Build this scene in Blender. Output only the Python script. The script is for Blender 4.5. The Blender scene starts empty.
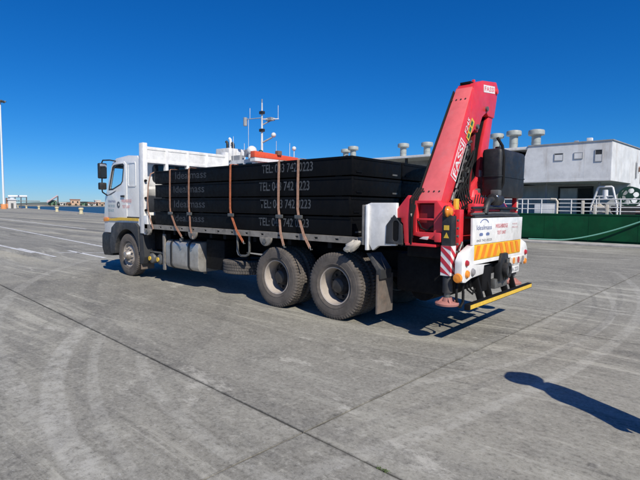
import bpy, bmesh, math, random
from mathutils import Vector, Matrix
from mathutils.geometry import tessellate_polygon
random.seed(7)
R = math.radians
sc = bpy.context.scene
col = sc.collection

# ------------------------------------------------------------------ camera
CAMF, PITCH, ROLL, YAW = 468.3, R(4.011), R(0.571), R(-41.3)
CPOS = Vector((4.541, -5.453, 1.731))
_fw = Vector((math.sin(YAW)*math.cos(PITCH), math.cos(YAW)*math.cos(PITCH), -math.sin(PITCH)))
_r = Vector((math.cos(YAW), -math.sin(YAW), 0))
_u = _r.cross(_fw)
_r2 = _r*math.cos(ROLL) + _u*math.sin(ROLL)
_u2 = -_r*math.sin(ROLL) + _u*math.cos(ROLL)
cam_data = bpy.data.cameras.new('camera')
cam = bpy.data.objects.new('camera', cam_data); col.objects.link(cam)
m = Matrix.Identity(4)
for i in range(3):
    m[i][0], m[i][1], m[i][2], m[i][3] = _r2[i], _u2[i], -_fw[i], CPOS[i]
cam.matrix_world = m
cam_data.sensor_width = 36; cam_data.lens = 36*CAMF/640
cam_data.clip_start = 0.05; cam_data.clip_end = 20000
sc.camera = cam
def ray(px, py): return _fw + _r2*((px-320)/CAMF) - _u2*((py-240)/CAMF)
def at_dist(px, py, dist):              # point on the pixel's ray at a horizontal distance
    d = ray(px, py); return CPOS + d*(dist/math.hypot(d.x, d.y))

# ------------------------------------------------------------------ world, sun, exposure
SUN_AZ, SUN_EL = math.atan2(0.913, -0.408), R(43)     # azimuth clockwise from +Y
w = bpy.data.worlds.new('World'); sc.world = w; w.use_nodes = True
nt = w.node_tree; nt.nodes.clear()
sky = nt.nodes.new('ShaderNodeTexSky'); sky.sky_type = 'NISHITA'; sky.sun_disc = False
sky.sun_elevation = SUN_EL; sky.sun_rotation = SUN_AZ
sky.altitude = 0; sky.air_density = 0.85; sky.dust_density = 0.0; sky.ozone_density = 1.0
hs = nt.nodes.new('ShaderNodeHueSaturation'); hs.inputs['Saturation'].default_value = 1.3
tint = nt.nodes.new('ShaderNodeMix'); tint.data_type = 'RGBA'; tint.blend_type = 'MULTIPLY'; tint.inputs[0].default_value = 1.0; tint.inputs[7].default_value = (0.62, 0.86, 1.12, 1)
bg = nt.nodes.new('ShaderNodeBackground'); bg.inputs[1].default_value = 0.1
wo = nt.nodes.new('ShaderNodeOutputWorld')
nt.links.new(sky.outputs[0], hs.inputs['Color']); nt.links.new(hs.outputs[0], tint.inputs[6])
sep = nt.nodes.new('ShaderNodeSeparateColor'); com = nt.nodes.new('ShaderNodeCombineColor'); nt.links.new(tint.outputs[2], sep.inputs[0])
for i_, (pw, k_) in enumerate(((1.45, 0.70), (0.9, 0.70), (0.85, 1.0))):     # colour grade of the whole sky, as a phone camera renders it
    m0 = nt.nodes.new('ShaderNodeMath'); m0.operation = 'MULTIPLY'; m0.inputs[1].default_value = 0.085
    m1 = nt.nodes.new('ShaderNodeMath'); m1.operation = 'POWER'; m1.inputs[1].default_value = pw
    m2 = nt.nodes.new('ShaderNodeMath'); m2.operation = 'MULTIPLY'; m2.inputs[1].default_value = k_/0.1
    nt.links.new(sep.outputs[i_], m0.inputs[0]); nt.links.new(m0.outputs[0], m1.inputs[0]); nt.links.new(m1.outputs[0], m2.inputs[0]); nt.links.new(m2.outputs[0], com.inputs[i_])
nt.links.new(com.outputs[0], bg.inputs[0]); nt.links.new(bg.outputs[0], wo.inputs[0])
sun_d = bpy.data.lights.new('sun', 'SUN'); sun_d.energy = 5.0; sun_d.angle = R(0.53); sun_d.color = (1.0, 0.94, 0.84)
sun = bpy.data.objects.new('sun', sun_d); col.objects.link(sun)
to_sun = Vector((math.sin(SUN_AZ)*math.cos(SUN_EL), math.cos(SUN_AZ)*math.cos(SUN_EL), math.sin(SUN_EL)))
sun.rotation_euler = to_sun.to_track_quat('Z', 'Y').to_euler()
sun.location = (20, -10, 30)
sc.view_settings.view_transform = 'Standard'; sc.view_settings.look = 'None'
sc.view_settings.gamma = 1; sc.view_settings.use_curve_mapping = False; sc.view_settings.exposure = 0.0

# ------------------------------------------------------------------ material helpers
class NT:
    def __init__(s, name):
        s.m = bpy.data.materials.new(name); s.m.use_nodes = True
        s.t = s.m.node_tree; s.b = s.t.nodes['Principled BSDF']; s.out = s.t.nodes['Material Output']
    def n(s, typ, **kw):
        nd = s.t.nodes.new(typ)
        for k, v in kw.items(): setattr(nd, k, v)
        return nd
    def l(s, a, b): s.t.links.new(a, b)
    def val(s, sock, v):
        if hasattr(v, 'is_linked'): s.l(v, sock)
        else: sock.default_value = v
    def math(s, op, a, b=0.0, c=None, clamp=False):
        nd = s.n('ShaderNodeMath', operation=op, use_clamp=clamp)
        s.val(nd.inputs[0], a); s.val(nd.inputs[1], b)
        if c is not None: s.val(nd.inputs[2], c)
        return nd.outputs[0]
    def pos(s): return s.n('ShaderNodeNewGeometry').outputs['Position']
    def mapping(s, vec, rot=(0,0,0), scale=(1,1,1), loc=(0,0,0)):
        nd = s.n('ShaderNodeMapping'); s.l(vec, nd.inputs[0])
        nd.inputs[1].default_value = loc; nd.inputs[2].default_value = rot; nd.inputs[3].default_value = scale
        return nd.outputs[0]
    def noise(s, vec, scale, detail=4, rough=0.6):
        nd = s.n('ShaderNodeTexNoise'); s.l(vec, nd.inputs['Vector'])
        nd.inputs['Scale'].default_value = scale; nd.inputs['Detail'].default_value = detail; nd.inputs['Roughness'].default_value = rough
        return nd.outputs[0]
    def ramp(s, v, a, b, lo=0.0, hi=1.0):
        nd = s.n('ShaderNodeMapRange', interpolation_type='SMOOTHSTEP'); s.val(nd.inputs[0], v)
        for i, x in ((1, a), (2, b), (3, lo), (4, hi)): nd.inputs[i].default_value = x
        return nd.outputs[0]
    def mix(s, f, a, b, typ='MIX'):
        nd = s.n('ShaderNodeMix', data_type='RGBA', blend_type=typ); s.val(nd.inputs[0], f)
        for i, x in ((6, a), (7, b)):
            if hasattr(x, 'is_linked'): s.l(x, nd.inputs[i])
            else: nd.inputs[i].default_value = (*x, 1)
        return nd.outputs[2]
    def bump(s, h, strength, dist):
        nd = s.n('ShaderNodeBump'); nd.inputs['Strength'].default_value = strength; nd.inputs['Distance'].default_value = dist
        s.l(h, nd.inputs['Height']); s.l(nd.outputs[0], s.b.inputs['Normal'])

def pm(name, c, rough=0.5, metal=0.0, var=0.12, scale=6.0, dirt=None, dirt_amt=0.35, dirt_scale=3.0, coat=0.0, bump=0.0, spec=None, streak=False):
    t = NT(name); p = t.pos()
    n = t.noise(p, scale, 5, 0.65)
    lo = tuple(x*(1-var) for x in c); hi = tuple(min(1, x*(1+var)) for x in c)
    cc = t.mix(t.ramp(n, 0.3, 0.7), lo, hi)
    if dirt:
        v = t.mapping(p, scale=(1, 1, 0.18)) if streak else p
        d = t.ramp(t.noise(v, dirt_scale, 7, 0.7), 0.48, 0.72, 0, dirt_amt)
        cc = t.mix(d, cc, dirt)
    t.l(cc, t.b.inputs['Base Color'])
    t.l(t.ramp(t.noise(p, scale*2.3, 4, 0.6), 0.3, 0.7, max(0.02, rough-0.09), min(1, rough+0.09)), t.b.inputs['Roughness'])
    t.b.inputs['Metallic'].default_value = metal
    if coat: t.b.inputs['Coat Weight'].default_value = coat; t.b.inputs['Coat Roughness'].default_value = 0.15
    if spec is not None: t.b.inputs['Specular IOR Level'].default_value = spec
    if bump: t.bump(t.noise(p, scale*6, 4, 0.6), bump, 0.01)
    return t.m

DUST = (0.30, 0.26, 0.21)
MAT = dict(
    white = pm('white_paint', (0.83, 0.815, 0.775), 0.35, dirt=(0.46, 0.41, 0.34), dirt_amt=0.28, dirt_scale=1.7, coat=0.3, streak=True),
    cabwhite = pm('cab_white_paint', (0.80, 0.795, 0.77), 0.25, var=0.04, dirt=(0.40, 0.36, 0.30), dirt_amt=0.16, dirt_scale=1.3, coat=0.6, streak=True),
    black = pm('black_plastic', (0.016, 0.017, 0.018), 0.55, dirt=(0.10, 0.09, 0.08), dirt_amt=0.35),
    fender = pm('grey_plastic', (0.035, 0.036, 0.038), 0.6, dirt=DUST, dirt_amt=0.25),
    chassis = pm('chassis_paint', (0.006, 0.006, 0.0065), 0.75, dirt=(0.016, 0.014, 0.012), spec=0.2, dirt_amt=0.5),
    block = pm('black_steel_paint', (0.0035, 0.0038, 0.0045), 0.55, dirt=(0.009, 0.009, 0.009), dirt_amt=0.6, dirt_scale=2.0, bump=0.15, spec=0.13, streak=True),
    letter = pm('grey_lettering', (0.075, 0.083, 0.09), 0.7, var=0.3, scale=30, dirt=(0.012, 0.012, 0.012), dirt_amt=0.7, dirt_scale=12),
    letter2 = pm('faded_grey_lettering', (0.034, 0.040, 0.047), 0.7, var=0.3, scale=30, dirt=(0.008, 0.008, 0.008), dirt_amt=0.7, dirt_scale=12),
    tyre = pm('dusty_tyre_rubber', (0.105, 0.090, 0.077), 0.85, var=0.25, dirt=(0.16, 0.132, 0.108), dirt_amt=0.6, dirt_scale=4),
    spare = pm('spare_tyre_rubber', (0.085, 0.075, 0.066), 0.85, var=0.25, dirt=(0.15, 0.13, 0.11), dirt_amt=0.6, dirt_scale=4),
    rim = pm('dusty_rim_paint', (0.42, 0.37, 0.32), 0.6, dirt=(0.20, 0.16, 0.13), dirt_amt=0.6, dirt_scale=6),
    hub = pm('shaded_hub_steel', (0.03, 0.028, 0.026), 0.6, dirt=(0.10, 0.085, 0.07), dirt_amt=0.5, dirt_scale=8),  # rear wheel disc coloured dark for the shade inside the deep rim
    fhub = pm('bare_hub_steel', (0.42, 0.38, 0.34), 0.45, metal=0.5, dirt=(0.13, 0.10, 0.08), dirt_amt=0.8, dirt_scale=12),
    deckrail = pm('deck_rail_paint', (0.24, 0.22, 0.19), 0.7, var=0.2, dirt=(0.06, 0.05, 0.045), dirt_amt=0.7, dirt_scale=5),
    silver = pm('tank_aluminium', (0.50, 0.48, 0.44), 0.38, metal=0.55, dirt=(0.22, 0.18, 0.14), dirt_amt=0.6, dirt_scale=4),
    red = pm('red_crane_paint', (0.72, 0.036, 0.046), 0.42, var=0.08, dirt=(0.62, 0.11, 0.11), dirt_amt=0.3, dirt_scale=2.5, coat=0.25),
    sheenred = pm('red_paint_with_sheen', (0.82, 0.15, 0.15), 0.5, var=0.08, dirt=(0.70, 0.24, 0.24), dirt_amt=0.4, dirt_scale=2.0, coat=0.1),  # crane red lightened to pink, sky sheen put into the colour
    darkred = pm('dark_red_paint', (0.20, 0.010, 0.014), 0.55, dirt=(0.06, 0.03, 0.03), dirt_amt=0.5),
    footred = pm('worn_foot_paint', (0.40, 0.17, 0.14), 0.7, dirt=(0.25, 0.12, 0.10), dirt_amt=0.6, dirt_scale=9),
    hose = pm('black_hose', (0.008, 0.008, 0.008), 0.7, spec=0.25),
    steel = pm('grey_steel', (0.16, 0.16, 0.15), 0.5, metal=0.4, dirt=(0.05, 0.04, 0.035), dirt_amt=0.6, dirt_scale=8),
    chrome = pm('bright_rod_steel', (0.6, 0.6, 0.6), 0.2, metal=1.0),
    tankblk = pm('black_tank_plastic', (0.013, 0.014, 0.016), 0.55, var=0.1, dirt=(0.06, 0.06, 0.06), dirt_amt=0.4),
    strap = pm('orange_strap_webbing', (0.52, 0.15, 0.06), 0.8, var=0.2, scale=20),
    strap2 = pm('faded_strap_webbing', (0.40, 0.20, 0.12), 0.8, var=0.2, scale=20),
    strapw = pm('pale_strap_webbing', (0.46, 0.26, 0.17), 0.8, var=0.2, scale=20),
    yellow = pm('yellow_reflective_tape', (0.75, 0.48, 0.05), 0.5, var=0.12, scale=20, dirt=(0.25, 0.18, 0.06), dirt_amt=0.4, dirt_scale=10),
    orange = pm('orange_chevron_tape', (0.85, 0.24, 0.012), 0.45, var=0.08),
    chevy = pm('yellow_chevron_tape', (0.86, 0.47, 0.02), 0.45, var=0.08),
    stripe_r = pm('red_stripe_tape', (0.50, 0.03, 0.05), 0.5),
    stripe_w = pm('white_stripe_tape', (0.75, 0.72, 0.70), 0.5),
    amber = pm('amber_lens', (0.80, 0.26, 0.02), 0.2, coat=0.5),
    redlens = pm('red_lens', (0.42, 0.02, 0.03), 0.2, coat=0.5),
    greylens = pm('clear_grey_lens', (0.25, 0.24, 0.24), 0.2, coat=0.5),
    brownflap = pm('brown_mudflap_rubber', (0.13, 0.108, 0.09), 0.85, var=0.25, dirt=(0.22, 0.14, 0.10), dirt_amt=0.6, dirt_scale=5),
    bluetext = pm('navy_lettering', (0.14, 0.18, 0.34), 0.6),
    redtext = pm('red_lettering', (0.66, 0.15, 0.16), 0.6),
    palered = pm('faded_red_lettering', (0.62, 0.36, 0.36), 0.6),
    greytext = pm('dark_lettering', (0.10, 0.11, 0.13), 0.6),
    greentext = pm('green_lettering', (0.02, 0.12, 0.05), 0.6),
    tealtext = pm('teal_lettering', (0.12, 0.30, 0.36), 0.6),
    seat = pm('seat_fabric', (0.05, 0.055, 0.06), 0.9),
    hullgreen = pm('green_hull_paint', (0.003, 0.066, 0.022), 0.5, spec=0.25, var=0.2, scale=1.2, dirt=(0.006, 0.034, 0.016), dirt_amt=0.8, dirt_scale=1.1, streak=True),
    shipwhite = pm('ship_white_paint', (0.70, 0.70, 0.685), 0.55, var=0.12, scale=1.5, dirt=(0.40, 0.33, 0.26), dirt_amt=0.62, dirt_scale=1.4, streak=True),
    shipgrey = pm('ship_grey_paint', (0.30, 0.31, 0.32), 0.6, var=0.12, scale=2, dirt=(0.18, 0.15, 0.12), dirt_amt=0.5, dirt_scale=2, streak=True),
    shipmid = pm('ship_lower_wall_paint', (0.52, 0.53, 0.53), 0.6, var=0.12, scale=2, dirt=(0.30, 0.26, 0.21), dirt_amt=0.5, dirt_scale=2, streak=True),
    shipdark = pm('ship_dark_interior', (0.030, 0.032, 0.034), 0.8),
    ventgrey = pm('vent_grey_green_paint', (0.34, 0.37, 0.35), 0.55, var=0.12, dirt=(0.30, 0.26, 0.21), dirt_amt=0.5, dirt_scale=3),
    deckgreen = pm('dark_green_machinery_paint', (0.012, 0.05, 0.03), 0.5),
    teal = pm('teal_paint', (0.10, 0.40, 0.38), 0.5),
    rust = pm('rusty_steel', (0.18, 0.10, 0.07), 0.8, dirt=(0.30, 0.22, 0.17), dirt_amt=0.5),
    cream = pm('cream_paint', (0.62, 0.56, 0.46), 0.6, dirt=(0.35, 0.28, 0.2), dirt_amt=0.5),
    rope = pm('green_rope', (0.16, 0.40, 0.30), 0.9, scale=40),
    orangered = pm('orange_red_ship_paint', (0.72, 0.10, 0.04), 0.45, var=0.08),
    bollard = pm('yellow_bollard_paint', (0.60, 0.53, 0.33), 0.6, var=0.15, dirt=(0.4, 0.36, 0.28), dirt_amt=0.5),
    polewhite = pm('galvanised_mast', (0.74, 0.76, 0.78), 0.4),
    polebase = pm('orange_base_paint', (0.70, 0.28, 0.10), 0.6),
    tan = pm('tan_render', (0.52, 0.36, 0.25), 0.8), pale = pm('pale_render', (0.60, 0.58, 0.54), 0.8),
    terracotta = pm('terracotta_roof', (0.34, 0.15, 0.09), 0.8), shedgreen = pm('green_shed_cladding', (0.10, 0.20, 0.12), 0.7),
    far_dark = pm('far_quay_fender', (0.03, 0.035, 0.04), 0.9), far_land = pm('far_quay_stone', (0.22, 0.20, 0.17), 0.9, scale=0.05, var=0.3),
    lilac = pm('faded_pink_steel', (0.48, 0.36, 0.38), 0.6),
    skin = pm('skin', (0.45, 0.28, 0.20), 0.6), shirt = pm('navy_shirt', (0.03, 0.05, 0.10), 0.85), denim = pm('denim', (0.05, 0.07, 0.12), 0.9), hair = pm('dark_hair', (0.02, 0.015, 0.012), 0.7),
    weed = pm('weed_leaf', (0.07, 0.11, 0.03), 0.7, var=0.4, scale=40),
    earth = pm('joint_sealant', (0.030, 0.028, 0.025), 0.95, var=0.4, scale=20),
)
# glass
t = NT('cab_glass'); t.b.inputs['Base Color'].default_value = (0.85, 0.92, 0.95, 1); t.b.inputs['Roughness'].default_value = 0.02
t.b.inputs['Transmission Weight'].default_value = 1.0; t.b.inputs['IOR'].default_value = 1.05; t.b.inputs['Specular IOR Level'].default_value = 0.5; MAT['glass'] = t.m
t = NT('dark_window_glass'); t.b.inputs['Base Color'].default_value = (0.015, 0.02, 0.025, 1); t.b.inputs['Roughness'].default_value = 0.06; MAT['darkglass'] = t.m
t = NT('mirror_glass'); t.b.inputs['Base Color'].default_value = (0.7, 0.7, 0.7, 1); t.b.inputs['Metallic'].default_value = 1; t.b.inputs['Roughness'].default_value = 0.05; MAT['mirror'] = t.m

# water
t = NT('harbour_water'); p = t.pos()
t.b.inputs['Base Color'].default_value = (0.022, 0.045, 0.055, 1); t.b.inputs['Roughness'].default_value = 0.35; t.b.inputs['Specular IOR Level'].default_value = 0.25
t.bump(t.noise(t.mapping(p, scale=(1, 1, 1)), 0.7, 4, 0.6), 0.8, 0.35); MAT['water'] = t.m

# concrete
def concrete(name, slab=False):
    t = NT(name); p = t.pos()
    big = t.noise(p, 0.22, 5, 0.6)
    med = t.noise(p, 1.3, 8, 0.7)
    fine = t.noise(p, 26, 6, 0.75)
    grit = t.noise(p, 120, 3, 0.7)
    c = t.mix(t.ramp(big, 0.3, 0.7), (0.175, 0.166, 0.148), (0.280, 0.268, 0.243))
    c = t.mix(t.ramp(med, 0.35, 0.70, 0, 0.55), c, (0.30, 0.292, 0.272))
    # long scuffs left by turning tyres, three directions
    warp = t.n('ShaderNodeVectorMath', operation='ADD')
    wn = t.n('ShaderNodeTexNoise'); t.l(p, wn.inputs['Vector']); wn.inputs['Scale'].default_value = 0.12; wn.inputs['Detail'].default_value = 1
    wsc = t.n('ShaderNodeVectorMath', operation='SCALE'); t.l(wn.outputs['Color'], wsc.inputs[0]); wsc.inputs['Scale'].default_value = 3.0
    t.l(p, warp.inputs[0]); t.l(wsc.outputs[0], warp.inputs[1]); wp = warp.outputs[0]
    for ang, sx, sy, a, b, cc, amt in ((-38, 0.16, 3.0, 0.50, 0.64, (0.44, 0.425, 0.385), 0.75), (-22, 0.10, 2.2, 0.50, 0.66, (0.095, 0.09, 0.082), 0.72), (-30, 0.5, 9.0, 0.52, 0.70, (0.43, 0.42, 0.38), 0.35), (-46, 0.45, 11.0, 0.52, 0.70, (0.10, 0.097, 0.088), 0.32),
                                       (-52, 0.2, 5.0, 0.54, 0.68, (0.43, 0.42, 0.385), 0.6), (4, 0.12, 4.0, 0.54, 0.70, (0.11, 0.105, 0.097), 0.55)):
        n = t.noise(t.mapping(wp, rot=(0, 0, R(ang)), scale=(sx, sy, 1)), 1.0, 8, 0.72)
        patch = t.ramp(t.noise(t.mapping(p, loc=(ang, sx*40, 0)), 0.35, 3, 0.55), 0.40, 0.62, 0.15, 1.0)
        c = t.mix(t.math('MULTIPLY', t.ramp(n, a, b, 0, amt), patch), c, cc)
    psep = t.n('ShaderNodeSeparateXYZ'); t.l(p, psep.inputs[0])
    # tyre arcs: pale and dark rings with broken edges
    for cx, cy, r, hw, cc, amt in ((2.24, 3.03, 7.32, 0.10, (0.46, 0.45, 0.43), 0.6), (2.24, 3.03, 7.10, 0.04, (0.15, 0.147, 0.14), 0.3), (3.3, 5.17, 9.35, 0.05, (0.44, 0.43, 0.41), 0.4), (2.4, 3.1, 6.6, 0.06, (0.44, 0.43, 0.41), 0.35), (2.4, 3.1, 6.4, 0.04, (0.14, 0.137, 0.13), 0.3), (2.1, 4.0, 8.6, 0.04, (0.14, 0.137, 0.13), 0.3),
                                   (-6.32, 2.62, 9.5, 0.05, (0.42, 0.41, 0.39), 0.5), (-6.32, 2.62, 9.2, 0.04, (0.13, 0.125, 0.12), 0.5), (-15.67, 2.68, 19.17, 0.07, (0.42, 0.41, 0.39), 0.5),
                                   (-15.6, 2.68, 18.75, 0.05, (0.13, 0.125, 0.12), 0.4), (-6.32, 2.62, 8.8, 0.05, (0.42, 0.41, 0.39), 0.35), (1.0, 12.0, 14.8, 0.12, (0.13, 0.125, 0.12), 0.45), (1.2, 12.4, 16.6, 0.10, (0.40, 0.39, 0.37), 0.5),
                                   (-9, -9, 9.1, 0.12, (0.13, 0.125, 0.12), 0.35), (-9, -9, 11.0, 0.12, (0.13, 0.125, 0.12), 0.3)):
        d = t.n('ShaderNodeVectorMath', operation='DISTANCE'); t.l(p, d.inputs[0]); d.inputs[1].default_value = (cx, cy, 0)
        k = t.math('ABSOLUTE', t.math('SUBTRACT', d.outputs['Value'], r))
        k = t.math('ADD', k, t.math('MULTIPLY', t.math('SUBTRACT', med, 0.5), 0.07))
        band = t.ramp(k, hw*0.75, hw*1.25, amt, 0)
        band = t.math('MULTIPLY', band, t.ramp(t.noise(p, 7, 6, 0.75), 0.34, 0.62, 0.15, 1.0))
        lim = t.ramp(psep.outputs['Y'], -2.0, -3.0, 0.10, 1.0) if cx > 2 else (t.ramp(psep.outputs['X'], 1.8, 2.6, 0.10, 1.0) if cx < -6 and cy > 0 else 1.0)
        c = t.mix(t.math('MULTIPLY', band, lim), c, cc)
    sepx = t.n('ShaderNodeSeparateXYZ'); t.l(p, sepx.inputs[0])
    far = t.ramp(sepx.outputs['X'], -9.0, -13.0)                # the yard's older lanes beyond the cab: long pale and dark bands
    bn = t.noise(t.mapping(p, rot=(0, 0, R(6)), scale=(0.012, 0.55, 1)), 1.0, 5, 0.6)
    c = t.mix(t.math('MULTIPLY', far, t.ramp(bn, 0.50, 0.60, 0, 0.75)), c, (0.40, 0.375, 0.315))
    c = t.mix(t.math('MULTIPLY', far, t.ramp(bn, 0.46, 0.36, 0, 0.75)), c, (0.10, 0.098, 0.092))
    oi = t.n('ShaderNodeObjectInfo')
    c = t.mix(1.0, c, t.mix(oi.outputs['Random'], (0.90, 0.90, 0.90), (1.08, 1.08, 1.07)), 'MULTIPLY')
    # pale worn patches and dark oil spots
    c = t.mix(t.ramp(t.noise(t.mapping(p, loc=(31, 7, 0), rot=(0, 0, R(35)), scale=(0.7, 1.4, 1)), 0.9, 9, 0.78), 0.57, 0.66, 0, 0.7), c, (0.48, 0.465, 0.435))
    c = t.mix(t.ramp(t.noise(t.mapping(p, loc=(9, 3, 0)), 0.55, 6, 0.62), 0.56, 0.72, 0, 0.6), c, (0.12, 0.116, 0.108))
    v = t.n('ShaderNodeTexVoronoi'); t.l(p, v.inputs['Vector']); v.inputs['Scale'].default_value = 1.1
    c = t.mix(t.ramp(v.outputs['Distance'], 0.02, 0.055, 0.55, 0), c, (0.05, 0.047, 0.045))
    mot = t.noise(p, 9, 6, 0.75)
    c = t.mix(t.ramp(mot, 0.52, 0.70, 0, 0.6), c, (0.43, 0.415, 0.38))
    c = t.mix(t.ramp(mot, 0.48, 0.30, 0, 0.6), c, (0.10, 0.096, 0.088))
    c = t.mix(t.ramp(fine, 0.3, 0.75, 0.0, 0.45), c, (0.40, 0.39, 0.37))
    c = t.mix(t.ramp(fine, 0.50, 0.22, 0.0, 0.6), c, (0.11, 0.107, 0.10))
    c = t.mix(t.ramp(grit, 0.42, 0.25, 0.0, 0.6), c, (0.075, 0.072, 0.066))
    gm = t.n('ShaderNodeGamma'); t.l(c, gm.inputs[0]); gm.inputs[1].default_value = 1.3
    c = t.mix(1.0, gm.outputs[0], (1.44, 1.44, 1.345), 'MULTIPLY')
    fk = t.noise(t.mapping(p, rot=(0, 0, R(-35)), scale=(0.45, 1.0, 1)), 42, 5, 0.8)
    c = t.mix(t.ramp(fk, 0.58, 0.66, 0, 0.5), c, (0.46, 0.45, 0.42))
    c = t.mix(t.ramp(fk, 0.42, 0.34, 0, 0.5), c, (0.10, 0.097, 0.09))
    if slab:                                  # dirt caught along the slab edges
        tc_ = t.n('ShaderNodeTexCoord'); sx_ = t.n('ShaderNodeSeparateXYZ'); t.l(tc_.outputs['Object'], sx_.inputs[0])
        ex = t.math('MINIMUM', sx_.outputs[0], t.math('SUBTRACT', 9.4, sx_.outputs[0])); ey = t.math('MINIMUM', sx_.outputs[1], t.math('SUBTRACT', 4.7, sx_.outputs[1]))
        e_ = t.math('ADD', t.math('MINIMUM', ex, ey), t.math('MULTIPLY', t.math('SUBTRACT', mot, 0.5), 0.07))
        c = t.mix(t.ramp(e_, 0.0, 0.03, 0.6, 0), c, (0.09, 0.086, 0.077))
    t.l(c, t.b.inputs['Base Color'])
    t.l(t.ramp(med, 0.3, 0.7, 0.72, 0.92), t.b.inputs['Roughness']); t.b.inputs['Specular IOR Level'].default_value = 0.3
    t.bump(t.math('ADD', fine, t.math('MULTIPLY', grit, 0.5)), 0.35, 0.006)
    return t.m
MAT['concrete'] = concrete('worn_concrete'); MAT['slab'] = concrete('worn_concrete_slab', True)
MAT['kerb'] = pm('quay_coping_concrete', (0.36, 0.34, 0.31), 0.9, var=0.2, scale=2, dirt=(0.16, 0.15, 0.13), dirt_amt=0.5, dirt_scale=1.2)
MAT['linepaint'] = pm('worn_line_paint', (0.62, 0.62, 0.60), 0.8, var=0.2, scale=3, dirt=(0.27, 0.26, 0.245), dirt_amt=0.9, dirt_scale=4)

# ------------------------------------------------------------------ mesh helpers
V = Vector
def ax3(axis, a, b, c):                 # plane coords (a,b) and coordinate c along axis
    return {'x': (c, a, b), 'y': (a, c, b), 'z': (a, b, c)}[axis]
class MB:
    def __init__(s): s.v = []; s.f = []
    def add(s, vs, fs):
        o = len(s.v); s.v += [tuple(q) for q in vs]; s.f += [tuple(i+o for i in f) for f in fs]; return s
    def box(s, x0, x1, y0, y1, z0, z1):
        return s.add([(x, y, z) for z in (z0, z1) for y in (y0, y1) for x in (x0, x1)],
                     [(0,1,3,2), (4,5,7,6), (0,1,5,4), (2,3,7,6), (0,2,6,4), (1,3,7,5)])
    def loft(s, rings, closed=False, caps=True):
        n = len(rings[0]); vs = [q for r in rings for q in r]; fs = []
        k = len(rings)
        for i in range(k if closed else k-1):
            for j in range(n):
                a, b = i*n+j, i*n+(j+1) % n; c, d = ((i+1) % k)*n+(j+1) % n, ((i+1) % k)*n+j
                fs.append((a, b, c, d))
        if caps and not closed: fs += [tuple(range(n)), tuple(range((k-1)*n, k*n))]
        return s.add(vs, fs)
    def plate(s, outer, holes, axis, lo, hi):
        loops = [list(outer)] + [list(h) for h in holes]
        tris = tessellate_polygon([[V((a, b, 0)) for a, b in l] for l in loops])
        flat = [q for l in loops for q in l]; n = len(flat)
        vs = [ax3(axis, a, b, lo) for a, b in flat] + [ax3(axis, a, b, hi) for a, b in flat]
        fs = [tuple(t) for t in tris] + [tuple(i+n for i in t) for t in tris]
        o = 0
        for l in loops:
            for j in range(len(l)):
                a, b = o+j, o+(j+1) % len(l); fs.append((a, b, b+n, a+n))
            o += len(l)
        return s.add(vs, fs)
    def prism(s, poly, axis, lo, hi):
        n = len(poly)
        return s.loft([[ax3(axis, a, b, lo) for a, b in poly], [ax3(axis, a, b, hi) for a, b in poly]])
    def cyl(s, p, q, r, n=16, r2=None):
        p, q = V(p), V(q); d = (q-p).normalized(); a = d.orthogonal().normalized(); b = d.cross(a); r2 = r if r2 is None else r2
        return s.loft([[c + (a*math.cos(2*math.pi*i/n) + b*math.sin(2*math.pi*i/n))*rr for i in range(n)] for c, rr in ((p, r), (q, r2))])
    def tube(s, pts, r, n=8):
        pts = [V(q) for q in pts]; rings = []; a = None
        for i, q in enumerate(pts):
            d = (pts[min(i+1, len(pts)-1)] - pts[max(i-1, 0)]).normalized()
            a = d.orthogonal().normalized() if a is None else (a - d*a.dot(d)).normalized()
            b = d.cross(a)
            rings.append([q + (a*math.cos(2*math.pi*j/n) + b*math.sin(2*math.pi*j/n))*r for j in range(n)])
        return s.loft(rings)
    def lathe(s, prof, axis, org, n=32, closed=False, mod=None):
        rings = []
        for j in range(n):
            th = 2*math.pi*j/n; ring = []
            for k, (h, r) in enumerate(prof):
                if mod: r = mod(j, k, r)
                a, b = r*math.cos(th), r*math.sin(th)
                x, y, z = ax3(axis, a, b, h); ring.append((org[0]+x, org[1]+y, org[2]+z))
            rings.append(ring)
        vs = [q for r_ in rings for q in r_]; m_ = len(prof); fs = []
        for i in range(n):
            for k in range(m_ if closed else m_-1):
                fs.append((i*m_+k, i*m_+(k+1) % m_, ((i+1) % n)*m_+(k+1) % m_, ((i+1) % n)*m_+k))
        return s.add(vs, fs)
    def sph(s, c, r, n=12, sz=1.0):
        prof = [(-r*sz*math.cos(math.pi*k/(n//2)), max(1e-4, r*math.sin(math.pi*k/(n//2)))) for k in range(n//2+1)]
        return s.lathe(prof, 'z', c, n)
    def xform(s, M): s.v = [tuple(M @ V(q)) for q in s.v]; return s
    def mesh(s, name, mat, bevel=0, smooth=38):
        me = bpy.data.meshes.new(name); bm = bmesh.new()
        vs = [bm.verts.new(q) for q in s.v]
        for f in s.f:
            try: bm.faces.new([vs[i] for i in f])
            except ValueError: pass
        if bevel:
            bmesh.ops.remove_doubles(bm, verts=bm.verts, dist=1e-5)
            bmesh.ops.recalc_face_normals(bm, faces=bm.faces)
            es = [e for e in bm.edges if len(e.link_faces) == 2 and e.calc_face_angle(0) > R(25)]
            bmesh.ops.bevel(bm, geom=es, offset=bevel, segments=2, profile=0.6, affect='EDGES', clamp_overlap=True)
        bmesh.ops.recalc_face_normals(bm, faces=bm.faces)
        for f in bm.faces: f.smooth = True
        for e in bm.edges:
            if len(e.link_faces) == 2: e.smooth = e.calc_face_angle(0) < R(smooth)
        bm.to_mesh(me); bm.free()
        me.materials.append(MAT[mat] if isinstance(mat, str) else mat)
        return me
    def build(s, name, mat, parent=None, bevel=0, smooth=38, loc=None):
        return link(name, s.mesh(name, mat, bevel, smooth), parent, loc)
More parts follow.
